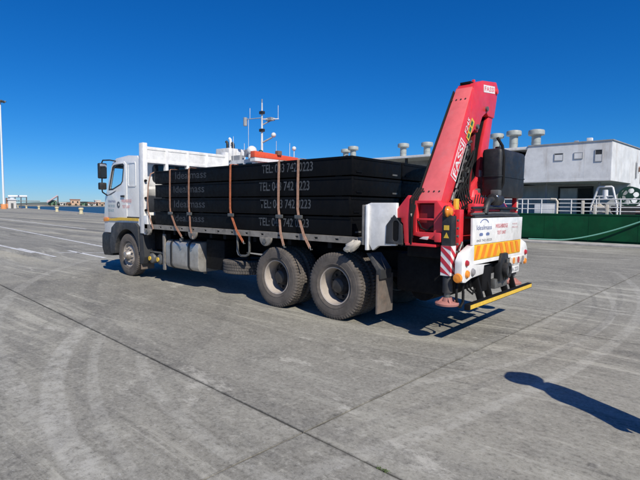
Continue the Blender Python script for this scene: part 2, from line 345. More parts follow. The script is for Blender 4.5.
def link(name, me, parent=None, loc=None):
    o = bpy.data.objects.new(name, me); col.objects.link(o)
    if loc is not None: o.location = loc
    if parent is not None: attach(o, parent)
    return o
WPOS = {}
def attach(o, parent):
    o.parent = parent
    if parent.type == 'EMPTY': o.matrix_parent_inverse = Matrix.Translation(-V(parent.location))
def tag(o, label=None, cat=None, group=None, kind=None):
    for k, v in (('label', label), ('category', cat), ('group', group), ('kind', kind)):
        if v: o[k] = v
    return o
def thing(name, loc, label, cat, group=None):
    o = bpy.data.objects.new(name, None); col.objects.link(o); o.location = loc; o.empty_display_size = 0.2
    return tag(o, label, cat, group)
def text(s, name, mat, parent, origin, xdir, up, height, width=None, center=False, off=0.0, bold=0.0):
    cu = bpy.data.curves.new(name, 'FONT'); cu.body = s; cu.size = 1; cu.offset = bold; cu.resolution_u = 3
    tmp = bpy.data.objects.new('tmp', cu); me = bpy.data.meshes.new_from_object(tmp)
    bpy.data.objects.remove(tmp); bpy.data.curves.remove(cu)
    xs = [v.co.x for v in me.vertices]; ys = [v.co.y for v in me.vertices]
    x0, x1, y0, y1 = min(xs), max(xs), min(ys), max(ys)
    sy = height/(y1-y0); sx = sy if width is None else width/(x1-x0)
    X, U = V(xdir).normalized(), V(up).normalized(); N = X.cross(U); O = V(origin) + N*off
    for v in me.vertices:
        a, b = (v.co.x-x0)*sx, (v.co.y-y0)*sy
        if center: a -= (x1-x0)*sx/2; b -= height/2
        v.co = O + X*a + U*b
    me.materials.clear(); me.materials.append(MAT[mat])
    return link(name, me, parent)
def rrect(cx, cy, w, h, r, n=4):
    pts = []
    for (sx, sy, a0) in ((1, 1, 0), (-1, 1, 90), (-1, -1, 180), (1, -1, 270)):
        for k in range(n+1):
            a = R(a0 + 90*k/n); pts.append((cx+sx*(w/2-r)+r*math.cos(a), cy+sy*(h/2-r)+r*math.sin(a)))
    return pts
def circ(cx, cy, r, n=20, a0=0, a1=360):
    k = n if a1-a0 == 360 else n+1
    return [(cx+r*math.cos(R(a0+(a1-a0)*i/n)), cy+r*math.sin(R(a0+(a1-a0)*i/n))) for i in range(k)]

# ------------------------------------------------------------------ setting: ground, slabs, quay, water, far shore
G0 = V((2.15, -2.90)); GA = R(-2.5); SLX, SLY = 9.4, 4.7
def g2w(i, j):
    gx, gy = V((math.cos(GA), math.sin(GA))), V((-math.sin(GA), math.cos(GA)))
    q = G0 + gx*(SLX*i) + gy*(SLY*j); return (q.x, q.y)
EDGE = [(600, 21.0), (-20, 21.0), (-320, 80.7), (-1500, 80.7)]
outer = [(-1500, -1500), (600, -1500)] + EDGE
I0, I1, J0, J1 = -6, 2, -3, 4
pit = [g2w(I0, J0), g2w(I1, J0), g2w(I1, J1), g2w(I0, J1)]
gb = MB()
loops = [outer, pit]
tris = tessellate_polygon([[V((a, b, 0)) for a, b in l] for l in loops])
flat = outer + pit
gb.add([(a, b, 0) for a, b in flat], [tuple(t_) for t_ in tris])
gb.add([(a, b, z) for z in (0, -0.04) for a, b in pit], [(0,1,5,4), (1,2,6,5), (2,3,7,6), (3,0,4,7)])
gb.add([(a, b, z) for z in (0, -6) for a, b in EDGE], [(0,1,5,4), (1,2,6,5), (2,3,7,6)])
ground = tag(gb.build('ground', 'concrete'), kind='structure')
tag(MB().add([(a, b, -0.012) for a, b in pit], [(0,1,2,3)]).build('joint_filler', 'earth', ground))
smesh = {}
for k in range(4):
    sb = MB(); hw = 0.008; n = 24
    pts = []
    for (x0, y0, x1, y1) in ((hw, hw, SLX-hw, hw), (SLX-hw, hw, SLX-hw, SLY-hw), (SLX-hw, SLY-hw, hw, SLY-hw), (hw, SLY-hw, hw, hw)):
        for i in range(n):
            f = i/n; e = random.uniform(-0.004, 0.005) if 0 < i < n else 0
            dx, dy = x1-x0, y1-y0; L = math.hypot(dx, dy)
            pts.append((x0+dx*f-dy/L*e, y0+dy*f+dx/L*e))
    inner = [(SLX/2+(a-SLX/2)*(1-0.002/SLX*2), SLY/2+(b-SLY/2)*(1-0.002/SLY*2)) for a, b in pts]
    nn = len(pts)
    sb.add([(a, b, -0.034) for a, b in pts] + [(a, b, -0.003) for a, b in pts] + [(a, b, 0.0) for a, b in inner],
           [(i, (i+1) % nn, nn+(i+1) % nn, nn+i) for i in range(nn)] + [(nn+i, nn+(i+1) % nn, 2*nn+(i+1) % nn, 2*nn+i) for i in range(nn)] + [tuple(range(2*nn, 3*nn))])
    smesh[k] = sb.mesh('concrete_slab', 'slab', smooth=8)
for i in range(I0, I1):
    for j in range(J0, J1):
        o = link('concrete_slab', smesh[random.randrange(4)], ground)
        x, y = g2w(i, j); o.location = (x, y, random.uniform(-0.002, 0.002)); o.rotation_euler.z = GA
def strip(name, a, b, wd, z, mat, parent=None):
    a, b = V(a), V(b); d = (b-a).normalized(); nrm = V((-d.y, d.x))*wd/2
    return MB().add([(*(a+nrm), z), (*(a-nrm), z), (*(b-nrm), z), (*(b+nrm), z)], [(0,1,2,3)]).build(name, mat, parent)
for a, b, wd in (((-30, 0.62), (-14.1, 0.28), 0.16), ((-48, 6.2), (-13.4, 3.0), 0.16), ((-13.6, 0.9), (-11.6, 2.9), 0.13), ((-14.2, 1.5), (-10.8, 1.35), 0.14), ((-70, 12), (-30, 8.6), 0.2), ((-16.5, 0.5), (-12.2, 0.35), 0.12)):
    strip('painted_line', a, b, wd, 0.006, 'linepaint', ground)
kb = MB()
for (ax, ay), (bx, by) in ((EDGE[1], EDGE[0]), (EDGE[2], EDGE[1])):
    a, b = V((max(ax, -320), ay)), V((min(bx, 60), by)); d = (b-a).normalized(); nn = V((d.y, -d.x))
    rings = []
    for q in (a, b):
        rings.append([(*(q+nn*o_), z_) for o_, z_ in ((0.0, -0.3), (0.9, -0.3), (0.9, 0.07), (0.86, 0.10), (0.0, 0.12))])
    kb.loft(rings)
tag(kb.build('quay_kerb', 'kerb'), kind='structure')
tag(MB().add([(-9000, -9000, -3), (9000, -9000, -3), (9000, 9000, -3), (-9000, 9000, -3)], [(0,1,2,3)]).build('water', 'water'), kind='structure')

# far side of the harbour
FD = 1300
fc = at_dist(60, 205, FD); fdir = V((fc.x-CPOS.x, fc.y-CPOS.y)).normalized(); fside = V((-fdir.y, fdir.x))*-1
def far_rect(mb, u0, u1, v0, v1, z0, z1, org):
    pts = [org + fside*u + fdir*v for u, v in ((u0, v0), (u1, v0), (u1, v1), (u0, v1))]
    return mb.loft([[(q.x, q.y, z) for q in pts] for z in (z0, z1)])
forg = V((fc.x, fc.y))
fs = tag(far_rect(MB(), -900, 2600, 0, 900, -6, 0.5, forg).build('far_shore', 'far_land'), kind='structure')
hb = MB()      # low hills far inland
hills = []
for i in range(40):
    u = -900+i*90; hgt = 8+10*math.sin(i*0.7)+8*random.random()
    hills.append([forg+fside*u+fdir*880, forg+fside*u+fdir*890, max(2, hgt*0.7)])
vs = []; fs_ = []
for i, (a, b, h) in enumerate(hills):
    vs += [(a.x, a.y, 0), (a.x, a.y, h), (b.x+fdir.x*300, b.y+fdir.y*300, 0)]
    if i: o = (i-1)*3; fs_ += [(o, o+3, o+4, o+1), (o+1, o+4, o+5, o+2)]
tag(hb.add(vs, fs_).build('low_hills', pm('hazy_hill', (0.10, 0.13, 0.13), 0.95, scale=0.01)), kind='structure')
def px_u(px): q = ray(px, 205); d = V((q.x, q.y)).normalized(); k = FD/(d.dot(fdir)); return (V((CPOS.x, CPOS.y))+d*k-forg).dot(fside)
def px_z(py, px=70): q = at_dist(px, py, FD); return q.z
def far_building(px0, px1, ytop, mat, roof, label, dv=20, dep=40, windows=True):
    u0, u1 = px_u(px0), px_u(px1); zt = px_z(ytop, (px0+px1)/2); cu = forg+fside*((u0+u1)/2)+fdir*(dv)
    b = thing('harbour_building', (cu.x, cu.y, 0.5), label, 'building', 'buildings across the harbour')
    far_rect(MB(), u0, u1, dv, dv+dep, 0.5, zt, forg).build('wall', mat, b)
    far_rect(MB(), u0-1.5, u1+1.5, dv-1.5, dv+dep+1.5, zt, zt+1.6, forg).build('roof', roof, b)
    if windows:
        k = max(2, int((u1-u0)/8)); wm = MB()
        for i in range(k):
            uu = u0+(u1-u0)*(i+0.5)/k
            far_rect(MB(), uu-1.6, uu+1.6, dv-0.3, dv, zt*0.45, zt*0.75, forg).build('window', 'darkglass', b)
far_building(48, 56.5, 200.6, 'shedgreen', 'pale', 'green shed across the water left of the tan building', 10)
far_building(71, 81, 199.6, 'tan', 'terracotta', 'tall tan building with reddish roof across the water', 60)
far_building(60, 66, 203.0, 'pale', 'pale', 'small white building across the water, right of the green shed', 20)
far_building(66.2, 71, 203.4, 'tan', 'terracotta', 'low tan building touching the left of the tall tan one', 25)
far_building(82, 88, 202.6, 'shedgreen', 'far_dark', 'dull green low building right of the tall tan one across the water', 30)
far_building(88.5, 97, 203.2, 'pale', 'terracotta', 'long pale building with reddish roof across the water', 30)
far_building(97.5, 103, 200.4, 'pale', 'pale', 'pale stepped building across the water just left of the truck mirror', 80)
far_building(99, 112, 202.6, 'tan', 'tan', 'tan building across the water, partly behind the truck cab', 40)
TL = ['leftmost small dark tree on the far shore, below the green shed', 'small dark tree below the right half of the green shed', 'small dark tree right of the green shed, left of the small white building', 'small dark tree below the small white building across the water',
      'small dark tree below the low tan building across the water', 'small dark tree below the middle of the tall tan building', 'small dark tree below the right edge of the tall tan building', 'small dark tree below the dull green low building', 'small dark tree below the left half of the long pale building', 'small dark tree below the left edge of the stepped pale building', 'rightmost small dark tree on the far shore, beside the truck mirror']
for i, px in enumerate((50, 54, 58.5, 64.5, 69.5, 76, 81, 86, 91.5, 97, 102)):
    u = px_u(px); q = forg+fside*u
    tr = thing('shore_tree', (q.x, q.y, 0.5), TL[i], 'tree', 'dark trees along the far shore')
    MB().cyl((q.x, q.y, -1.0), (q.x, q.y, 1.5), 0.3, 6).build('trunk', 'far_dark', tr)
    cm = MB(); r0 = random.uniform(1.8, 2.6)
    for k in range(60):
        a, b_, rr = random.uniform(0, 6.28), random.uniform(-1, 1), r0*random.uniform(0.6, 1.1)
        c = V((q.x+rr*1.3*math.cos(a)*math.sqrt(1-b_*b_), q.y+rr*1.3*math.sin(a)*math.sqrt(1-b_*b_), 2.3+rr*b_*0.8)); e = 0.9
        x_ = V((random.uniform(-1, 1), random.uniform(-1, 1), random.uniform(-1, 1))).normalized(); y_ = x_.orthogonal().normalized()
        cm.add([c-x_*e, c+y_*e*0.7, c+x_*e, c-y_*e*0.7], [(0,1,2,3)])
    cm.build('crown', pm('far_tree_leaf', (0.03, 0.05, 0.03), 0.9), tr) if i == 0 else cm.build('crown', bpy.data.materials['far_tree_leaf'], tr)
# pale sloping conveyor by the green shed
q0, q1 = forg+fside*px_u(47)+fdir*5, forg+fside*px_u(58)+fdir*5
cv = thing('loading_conveyor', (q0.x, q0.y, 0), 'pale pink sloping loading conveyor above the green shed across the water', 'conveyor')
MB().cyl((q0.x, q0.y, px_z(202.5, 47)), (q1.x, q1.y, px_z(195.5, 57)), 2.0, 8).build('boom', 'lilac', cv)
MB().cyl((q1.x, q1.y, -3), (q1.x, q1.y, px_z(196, 57)), 1.6, 8).build('tower', 'steel', cv)
# left end of the quay: white overhead gantry, rail barrier
def gnd(px, py): d = ray(px, py); k = -CPOS.z/d.z; return CPOS+d*k
g = gnd(18, 208.4); D2 = math.hypot(g.x-CPOS.x, g.y-CPOS.y)
def pt2(px, py): return at_dist(px, py, D2)
gn = thing('pipe_gantry', tuple(pt2(10, 208.5)), 'white overhead pipe gantry on legs at the far left end of the quay', 'gantry')
MB().cyl(pt2(8, 196.2), pt2(27, 196.4), 0.45, 10).build('pipe', 'polewhite', gn)
for px in (9, 15, 21, 26.5): MB().cyl(pt2(px, 207.6), pt2(px, 196.5), 0.22, 6).build('leg', 'steel', gn)
MB().cyl(pt2(6, 200.8), pt2(40, 201.2), 0.16, 6).build('lower_rail', 'steel', gn)
hs_ = thing('quay_hut', tuple(pt2(12, 208)), 'small white hut under the pipe gantry at the far left', 'hut')
q = pt2(11.5, 207.8); d_ = V((q.x-CPOS.x, q.y-CPOS.y)).normalized()
MB().box(q.x-1.2, q.x+1.2, q.y-1.4, q.y+1.4, 0, 3.4).build('wall', 'pale', hs_); MB().prism([(q.y-1.7, 3.4), (q.y+1.7, 3.4), (q.y, 4.3)], 'x', q.x-1.5, q.x+1.5).build('roof', 'polewhite', hs_)
MB().box(q.x+1.2, q.x+1.26, q.y-0.5, q.y+0.4, 0, 2.1).build('door', 'steel', hs_)
bt = thing('machinery_skid', tuple(pt2(7, 208)), 'orange and rust machinery standing just right of the tall light mast', 'machinery')
q = pt2(8, 207.8)
MB().box(q.x-1.0, q.x+1.0, q.y-1.6, q.y+1.2, 0.2, 1.8).build('body', 'polebase', bt, bevel=0.05); MB().cyl((q.x, q.y-0.4, 1.8), (q.x, q.y-0.4, 4.2), 0.35, 10).build('stack', 'rust', bt); MB().box(q.x-1.1, q.x+1.1, q.y-1.7, q.y+1.3, 0, 0.2).build('base', 'steel', bt)
# bollards along the quay edge
BP = [(18, 207.7), (26.5, 208.6), (39, 209.6), (57, 211.9), (81.2, 214.2)]
BL = ['farthest and leftmost of the five yellow quay bollards', 'second yellow quay bollard from the left', 'middle one of the five yellow quay bollards', 'second nearest yellow quay bollard, under the green shed', 'nearest and rightmost yellow quay bollard, left of the truck cab']
bmesh_b = MB().lathe([(0, 0.46), (0.06, 0.46), (0.10, 0.34), (0.75, 0.30), (0.85, 0.42), (1.0, 0.46), (1.16, 0.40), (1.22, 0.2), (1.23, 0.001)], 'z', (0,0,0), 20).mesh('bollard', 'bollard')
bbase = MB().lathe([(0, 0.001), (0, 0.62), (0.05, 0.62), (0.06, 0.50), (0.06, 0.001)], 'z', (0,0,0), 20).mesh('base_plate', 'steel')
for (px, py), lab in zip(BP, BL):
    q = gnd(px, py); b = thing('bollard', (q.x, q.y, 0), lab, 'bollard', 'yellow bollards along the quay edge')
    for nm, me in (('post', bmesh_b), ('base_plate', bbase)):
        o = bpy.data.objects.new(nm, me); col.objects.link(o); o.parent = b; o.location = (0, 0, 0)
# tall light mast
q = gnd(4.0, 209.0); DM = math.hypot(q.x-CPOS.x, q.y-CPOS.y); zt = at_dist(0.8, 101, DM).z
lm = thing('light_mast', (q.x, q.y, 0), 'very tall thin white light mast with orange base at the far left', 'light mast')
MB().cyl((q.x, q.y, 1.5), (q.x, q.y, zt), 0.34, 14, 0.24).build('pole', 'polewhite', lm)
MB().cyl((q.x, q.y, 0), (q.x, q.y, 1.7), 1.0, 12, 0.85).build('base', 'polebase', lm, bevel=0.05)
MB().lathe([(-0.3, 0.38), (-0.3, 1.3), (0.1, 1.35), (0.15, 0.2)], 'z', (q.x, q.y, zt), 16).build('head_ring', 'steel', lm)
for k in range(6):
    a = k*math.pi/3; c = V((q.x+1.5*math.cos(a), q.y+1.5*math.sin(a), zt-0.1)); o = MB().box(-0.28, 0.28, -0.22, 0.22, -0.22, 0.22).build('floodlight', 'steel', lm, bevel=0.04)
    o.matrix_parent_inverse = Matrix.Identity(4); o.location = c-V(lm.location); o.rotation_euler = (0, R(25), a)

# ------------------------------------------------------------------ truck (x runs rearward, y to the far side)
XF = -6.54                                   # front axle
truck = thing('truck', (-3, 1.25, 0), 'white cab flatbed truck with three axles loaded with black blocks', 'truck')
def T(mb, name, mat, bevel=0, parent=None, **k): return mb.build(name, mat, parent or truck, bevel, **k)
# cab shell
YL, YR = 0.06, 2.42
prof = [(-5.98, 1.14), (-5.98, 2.80), (-6.06, 2.90), (-6.5, 2.935), (-7.12, 2.90), (-7.34, 2.80), (-7.52, 2.46), (-7.70, 2.08), (-7.80, 1.92), (-7.86, 1.50), (-7.86, 1.02), (-7.30, 1.02), (-7.24, 1.14)]
win = [(-7.53, 2.12), (-7.30, 2.13), (-6.86, 2.25), (-6.78, 2.32), (-6.70, 2.70), (-6.76, 2.745), (-7.22, 2.73), (-7.30, 2.69)]
cab = MB()
cab.plate(prof, [win], 'y', YL, YL+0.05); cab.plate(prof, [win], 'y', YR-0.05, YR)
cab.prism([(-5.98, 1.14), (-5.98, 2.80), (-6.06, 2.90), (-6.5, 2.935), (-7.12, 2.90), (-7.34, 2.80), (-7.31, 2.75), (-7.1, 2.855), (-6.5, 2.89), (-6.1, 2.86), (-6.03, 2.78), (-6.03, 1.14)], 'y', YL+0.05, YR-0.05)
cab.prism([(-7.66, 2.08), (-7.80, 1.92), (-7.86, 1.50), (-7.86, 1.02), (-7.78, 1.02), (-7.78, 1.50), (-7.72, 1.9), (-7.62, 2.04)], 'y', YL+0.05, YR-0.05)
cab.box(-7.78, -6.03, YL+0.05, YR-0.05, 1.14, 1.19)
cabo = T(cab, 'cab', 'cabwhite', 0.012)
T(MB().prism([(-7.335, 2.79), (-7.345, 2.765), (-7.675, 2.075), (-7.655, 2.075)], 'y', YL+0.06, YR-0.06), 'windscreen', 'glass', parent=cabo)
for y in (YL+0.02, YR-0.03): T(MB().prism(win, 'y', y, y+0.006), 'side_window', 'glass', parent=cabo)
# doors: skin proud of the shell, with window frame
dout = [(-7.60, 1.42), (-7.63, 1.9), (-7.585, 2.09), (-7.36, 2.72), (-7.30, 2.79), (-6.70, 2.80), (-6.60, 2.74), (-6.585, 2.3), (-6.60, 1.42)]
for y0, y1 in ((YL-0.014, YL), (YR, YR+0.014)):
    d = T(MB().plate(dout, [win], 'y', y0, y1), 'door', 'cabwhite', 0.004)
    wi = [(a*0.93+(-7.12)*0.07, b*0.93+2.44*0.07) for a, b in win]
    ys = y0-0.006 if y0 < 1 else y0+0.004; 
    T(MB().plate([(a*1.03-(-7.12)*0.03, b*1.03-2.44*0.03) for a, b in win], [wi], 'y', ys, ys+0.016), 'window_frame', 'black', parent=d)
    yh = y0-0.03 if y0 < 1 else y1+0.005
    T(MB().box(-6.86, -6.68, yh, yh+0.025, 1.93, 1.975), 'handle', 'black', 0.006, parent=d)
    # pressed rear quarter panel
    T(MB().plate(rrect(-6.34, 2.47, 0.40, 0.60, 0.05), [rrect(-6.34, 2.47, 0.33, 0.53, 0.04)], 'y', y0+0.004 if y0 < 1 else y0, y1 if y0 < 1 else y1-0.004), 'quarter_frame', 'cabwhite', 0.002)
for y in (0.45, 1.65):
    s_ = T(MB().box(-6.75, -6.25, y, y+0.5, 1.55, 1.72), 'seat', 'seat', 0.05)
    T(MB().box(-6.38, -6.22, y, y+0.5, 1.70, 2.45), 'backrest', 'seat', 0.06, parent=s_)
T(MB().prism([(-7.7, 1.5), (-7.66, 2.0), (-7.3, 1.95), (-7.2, 1.7), (-7.2, 1.5)], 'y', 0.15, 2.33), 'dashboard', 'black', 0.02)
T(MB().tube([(-7.12+0.10*math.cos(a), 1.9+0.22*math.sin(a), 1.95+0.17*math.cos(a)) for a in [k*math.pi/10 for k in range(21)]], 0.016), 'steering_wheel', 'black')
# roof visor, grille side, corner lamp, bumper
T(MB().prism([(-7.33, 2.79), (-7.56, 2.72), (-7.55, 2.68), (-7.36, 2.72)], 'y', 0.2, 2.28), 'sun_visor', 'black', 0.01)
T(MB().box(-7.885, -7.86, 0.4, 2.08, 1.05, 1.75), 'grille', 'black', 0.01)
bump = T(MB().prism([(-7.36, 0.44), (-7.36, 0.98), (-7.88, 1.02), (-7.96, 0.95), (-7.97, 0.62), (-7.86, 0.42)], 'y', 0.03, 2.45), 'bumper', 'black', 0.03)
for y in (0.12, 1.98): T(MB().box(-7.985, -7.955, y, y+0.36, 0.62, 0.82), 'headlight', 'greylens', 0.01, parent=bump)
for y in (0.035, 2.385): T(MB().prism([(-7.86, 1.30), (-7.60, 1.32), (-7.60, 1.41), (-7.87, 1.42)], 'y', y, y+0.06), 'corner_lamp', 'amber', 0.01)
# black wheel-arch fender with reflective stripe above
arch = circ(XF, 0.53, 0.62, 18, 10, 172)
fout = [(-5.98, 0.80), (-5.98, 1.22), (-6.12, 1.30), (-7.10, 1.30), (-7.36, 1.16), (-7.44, 0.70)]
pts = [(-5.93, 0.64)] + arch + [(-7.16, 0.52), (-7.40, 0.50), (-7.44, 0.75), (-7.34, 1.16), (-7.10, 1.30), (-6.12, 1.315), (-5.97, 1.22)]
for y0, y1 in ((0.0, 0.40), (2.08, 2.48)): T(MB().prism(pts, 'y', y0, y1), 'wheel_arch', 'fender', 0.012)
for y0, y1 in ((0.038, 0.045), (2.435, 2.442)):
    T(MB().prism([(-7.58, 1.335), (-7.2, 1.335), (-6.9, 1.355), (-6.02, 1.36), (-6.02, 1.425), (-6.95, 1.425), (-7.25, 1.40), (-7.58, 1.385)], 'y', y0, y1), 'reflective_stripe', 'yellow')
T(MB().box(-7.05, -6.0, 0.050, 0.058, 1.432, 1.452), 'stripe_edge', 'chassis')
# cab lettering
for s_, x, z, h, wd, mt in (('WEIGHBRIDGE', -6.86, 1.80, 0.075, 0.50, 'redtext'), ('TEST UNIT', -6.82, 1.66, 0.07, 0.38, 'redtext'), ('Idealmass', -7.58, 1.80, 0.07, 0.40, 'bluetext'), ('043 742 0223', -7.58, 1.68, 0.06, 0.36, 'tealtext'), ('SCALES', -7.58, 1.565, 0.06, 0.30, 'tealtext')):
    text(s_, 'lettering', mt, truck, (x, YL-0.016, z), (1,0,0), (0,0,1), h, wd)
T(MB().plate(circ(-7.02, 1.74, 0.085, 10), [circ(-7.0, 1.745, 0.035, 8)], 'y', YL-0.018, YL-0.015), 'emblem', 'greytext')
T(MB().prism([(-7.62, 1.98), (-7.30, 2.06), (-7.12, 2.10), (-7.2, 2.06), (-7.4, 2.0)], 'y', YL-0.018, YL-0.015), 'swoosh_decal', 'greytext')
# mirrors on black arms
for side in (-1, 1):
    yb = YL if side < 0 else YR; yo = yb+side*0.17
    ar = T(MB().tube([(-7.14, yb, 2.83), (-7.3, yb+side*0.08, 2.86), (-7.50, yo, 2.86), (-7.55, yo, 2.81), (-7.57, yo, 2.12), (-7.60, yo-side*0.02, 2.06), (-7.64, yb+side*0.01, 1.98)], 0.017, 8), 'mirror_arm', 'black')
    T(MB().box(-7.60, -7.48, yo-0.10, yo+0.10, 2.40, 2.79), 'mirror', 'black', 0.03, parent=ar)
    T(MB().box(-7.477, -7.472, yo-0.085, yo+0.085, 2.43, 2.76), 'mirror_glass', 'mirror', parent=ar)
    T(MB().box(-7.61, -7.49, yo-0.09, yo+0.09, 2.12, 2.30), 'mirror', 'black', 0.03, parent=ar)
T(MB().prism(rrect(1.24, 2.50, 1.7, 0.44, 0.1), 'x', -5.982, -5.972), 'rear_window', 'darkglass')
# headboard
HB = MB()
hbo = T(MB().box(-5.74, -5.70, 0.12, 2.40, 2.78, 3.02), 'headboard', 'white')
for y0, zt_ in ((0.0, 3.17), (2.33, 3.17)): T(MB().box(-5.86, -5.68, y0, y0+0.11, 1.08, zt_), 'post', 'white', 0.008, parent=hbo)
for z in (3.02, 2.72, 2.1, 1.5): T(MB().box(-5.79, -5.69, 0.11, 2.33, z, z+0.07), 'rail', 'white', 0.006, parent=hbo)
for y in (0.58, 1.16, 1.72): T(MB().box(-5.795, -5.685, y, y+0.07, 1.30, 3.06), 'upright', 'white', 0.006, parent=hbo)
for z in (1.35, 1.62, 1.9, 2.3): T(MB().cyl((-5.67, 0.04, z), (-5.63, 0.04, z), 0.03, 10), 'hinge', 'chassis', parent=hbo)
T(MB().box(-5.70, -5.52, 0.0, 0.09, 1.06, 1.5), 'corner_bracket', 'white', 0.01, parent=hbo)
# deck
DX0, DX1 = -5.66, 0.56
deck = T(MB().box(DX0, DX1, 0.05, 2.40, 1.235, 1.285), 'deck', 'deckrail')
for y0, y1 in ((0.0, 0.05), (2.40, 2.45)):
    sr = MB().plate([(DX0, 1.20), (DX1, 1.20), (DX1, 1.30), (DX0, 1.30)], [[(x, 1.235), (x+0.07, 1.235), (x+0.07, 1.265), (x, 1.265)] for x in [DX0+0.25+0.42*k for k in range(14)]], 'y', y0, y1)
    T(sr, 'side_rail', 'deckrail', parent=deck)
T(MB().box(DX0, DX1, 0.051, 0.06, 1.20, 1.234), 'rail_web', 'chassis', parent=deck)
for k in range(14):
    x = DX0+0.22+0.44*k
    T(MB().box(x, x+0.08, 0.08, 2.37, 1.10, 1.235), 'cross_member', 'chassis', parent=deck)
for x in (-5.45, -3.67, -1.47):
    w_ = T(MB().prism(circ(x, 1.20, 0.145, 14, 180, 360), 'y', -0.045, 0.0), 'strap_winch', 'deckrail', 0.006, parent=deck)
    T(MB().cyl((x, -0.06, 1.14), (x, -0.045, 1.14), 0.04, 12), 'winch_drum', 'steel', parent=w_)
T(MB().tube([(-2.34, 0.06, 1.20), (-2.34, 0.06, 0.90), (-2.31, 0.06, 0.84), (-2.24, 0.06, 0.82), (-2.10, 0.06, 0.83), (-2.03, 0.06, 0.86), (-2.0, 0.06, 0.92), (-2.0, 0.06, 1.20)], 0.022), 'hanger_loop', 'steel')
# white rear corner panels
for y0, y1 in ((-0.03, 0.03), (2.42, 2.48)):
    cp = T(MB().prism([(0.70, 1.22), (0.66, 1.78), (0.72, 1.80), (1.14, 1.80), (1.16, 1.30), (1.14, 1.22), (0.86, 1.20), (0.76, 1.13)], 'y', y0, y1), 'rear_corner_panel', 'white', 0.008)
    T(MB().box(0.585, 0.66, y0-0.02, y1+0.02, 1.20, 1.77), 'panel_post', 'deckrail', 0.008, parent=cp)
    T(MB().box(0.655, 0.695, y0-0.035, y1+0.03, 1.13, 1.775), 'panel_edge', 'white', 0.008, parent=cp)
rg = MB().sph((0, 0, 0), 1.0, 14)
rg.v = [(x*(0.15+random.uniform(-0.03, 0.03))+z*0.05, y*0.05*random.uniform(0.7, 1.3), z*(0.07+random.uniform(-0.02, 0.02))) for x, y, z in rg.v]
T(rg.xform(Matrix.Translation((0.40, -0.03, 1.17)) @ Matrix.Rotation(R(-18), 4, 'Y')), 'rag_bundle', 'cream')
# chassis and running gear
for y in (0.84, 1.53): T(MB().box(-7.3, 2.0, y, y+0.08, 0.78, 1.06), 'chassis_rail', 'chassis', 0.01)
for x in (-5.0, -3.2, -2.0, 0.7, 1.9): T(MB().box(x, x+0.12, 0.92, 1.53, 0.82, 1.02), 'chassis_cross_member', 'chassis')
T(MB().cyl((-5.9, 1.22, 0.72), (-1.6, 1.22, 0.58), 0.06, 12), 'drive_shaft', 'chassis')
T(MB().box(-7.1, -5.2, 0.9, 1.55, 0.62, 1.1), 'gearbox', 'chassis', 0.1)
T(MB().box(-5.75, -5.05, 0.30, 0.84, 0.70, 1.10), 'battery_box', 'chassis', 0.02)
TR = 0.52
for x in (XF, -1.3, 0.0):
    ax_ = T(MB().cyl((x, 0.3, TR), (x, 2.15, TR), 0.085, 12), 'axle', 'chassis')
    if x > XF: T(MB().sph((x, 1.22, TR), 0.26, 16), 'differential', 'chassis', parent=ax_)
for y in (0.72, 1.66):
    T(MB().box(-2.1, 0.8, y, y+0.09, 0.66, 0.78), 'leaf_spring', 'chassis', 0.02); T(MB().box(XF-0.8, XF+0.8, y, y+0.08, 0.62, 0.72), 'leaf_spring', 'chassis', 0.02)
# tyres
def tyre_mb(wd, r, lugs=60):
    hw = wd/2
    prof = [(-hw*0.72, 0.285), (-hw*0.93, 0.325), (-hw*0.985, 0.345), (-hw*0.955, 0.350), (-hw*1.0, r*0.80), (-hw*0.985, r*0.855), (-hw*0.965, r*0.86), (-hw*0.96, r*0.90), (-hw*0.90, r*0.965), (-hw*0.80, r), (-hw*0.46, r), (-hw*0.44, r-0.012), (-hw*0.38, r-0.012), (-hw*0.36, r),
            (-0.006, r), (-0.004, r-0.012), (0.004, r-0.012), (0.006, r), (hw*0.36, r), (hw*0.38, r-0.012), (hw*0.44, r-0.012), (hw*0.46, r), (hw*0.80, r), (hw*0.90, r*0.965), (hw*0.96, r*0.90), (hw*0.965, r*0.86), (hw*0.985, r*0.855), (hw, r*0.80), (hw*0.955, 0.350), (hw*0.985, 0.345), (hw*0.93, 0.325), (hw*0.72, 0.285)]
    shoulder = {8, 9, 10, 21, 22, 23}; mid = {13, 14, 17, 18}
    def mod(j, k, rr):
        if k in shoulder: return rr-(0.016 if j % 4 < 1 else 0)
        if k in mid: return rr-(0.008 if (j+2) % 4 < 1 else 0)
        return rr
    return MB().lathe(prof, 'y', (0, 0, 0), lugs*4, closed=True, mod=mod)
def rim_front():
    return MB().lathe([(-0.095, 0.300), (-0.11, 0.292), (-0.10, 0.275), (-0.06, 0.262), (-0.04, 0.235), (-0.075, 0.215), (-0.095, 0.16), (-0.095, 0.03), (0.0, 0.03), (0.0, 0.2), (0.10, 0.27), (0.10, 0.3)], 'y', (0,0,0), 40)
def rim_rear():
    return MB().lathe([(-0.105, 0.302), (-0.118, 0.294), (-0.108, 0.278), (-0.05, 0.270), (0.11, 0.262), (0.125, 0.262), (0.125, 0.30)], 'y', (0,0,0), 40)
def hub_front():
    m_ = MB().lathe([(-0.095, 0.125), (-0.15, 0.115), (-0.185, 0.085), (-0.215, 0.08), (-0.225, 0.06), (-0.225, 0.001)], 'y', (0,0,0), 24)
    for k in range(10):
        a = 2*math.pi*k/10; c = (0.168*math.cos(a), 0, 0.168*math.sin(a)); m_.cyl((c[0], -0.094, c[2]), (c[0], -0.145, c[2]), 0.022, 6, 0.018)
    return m_
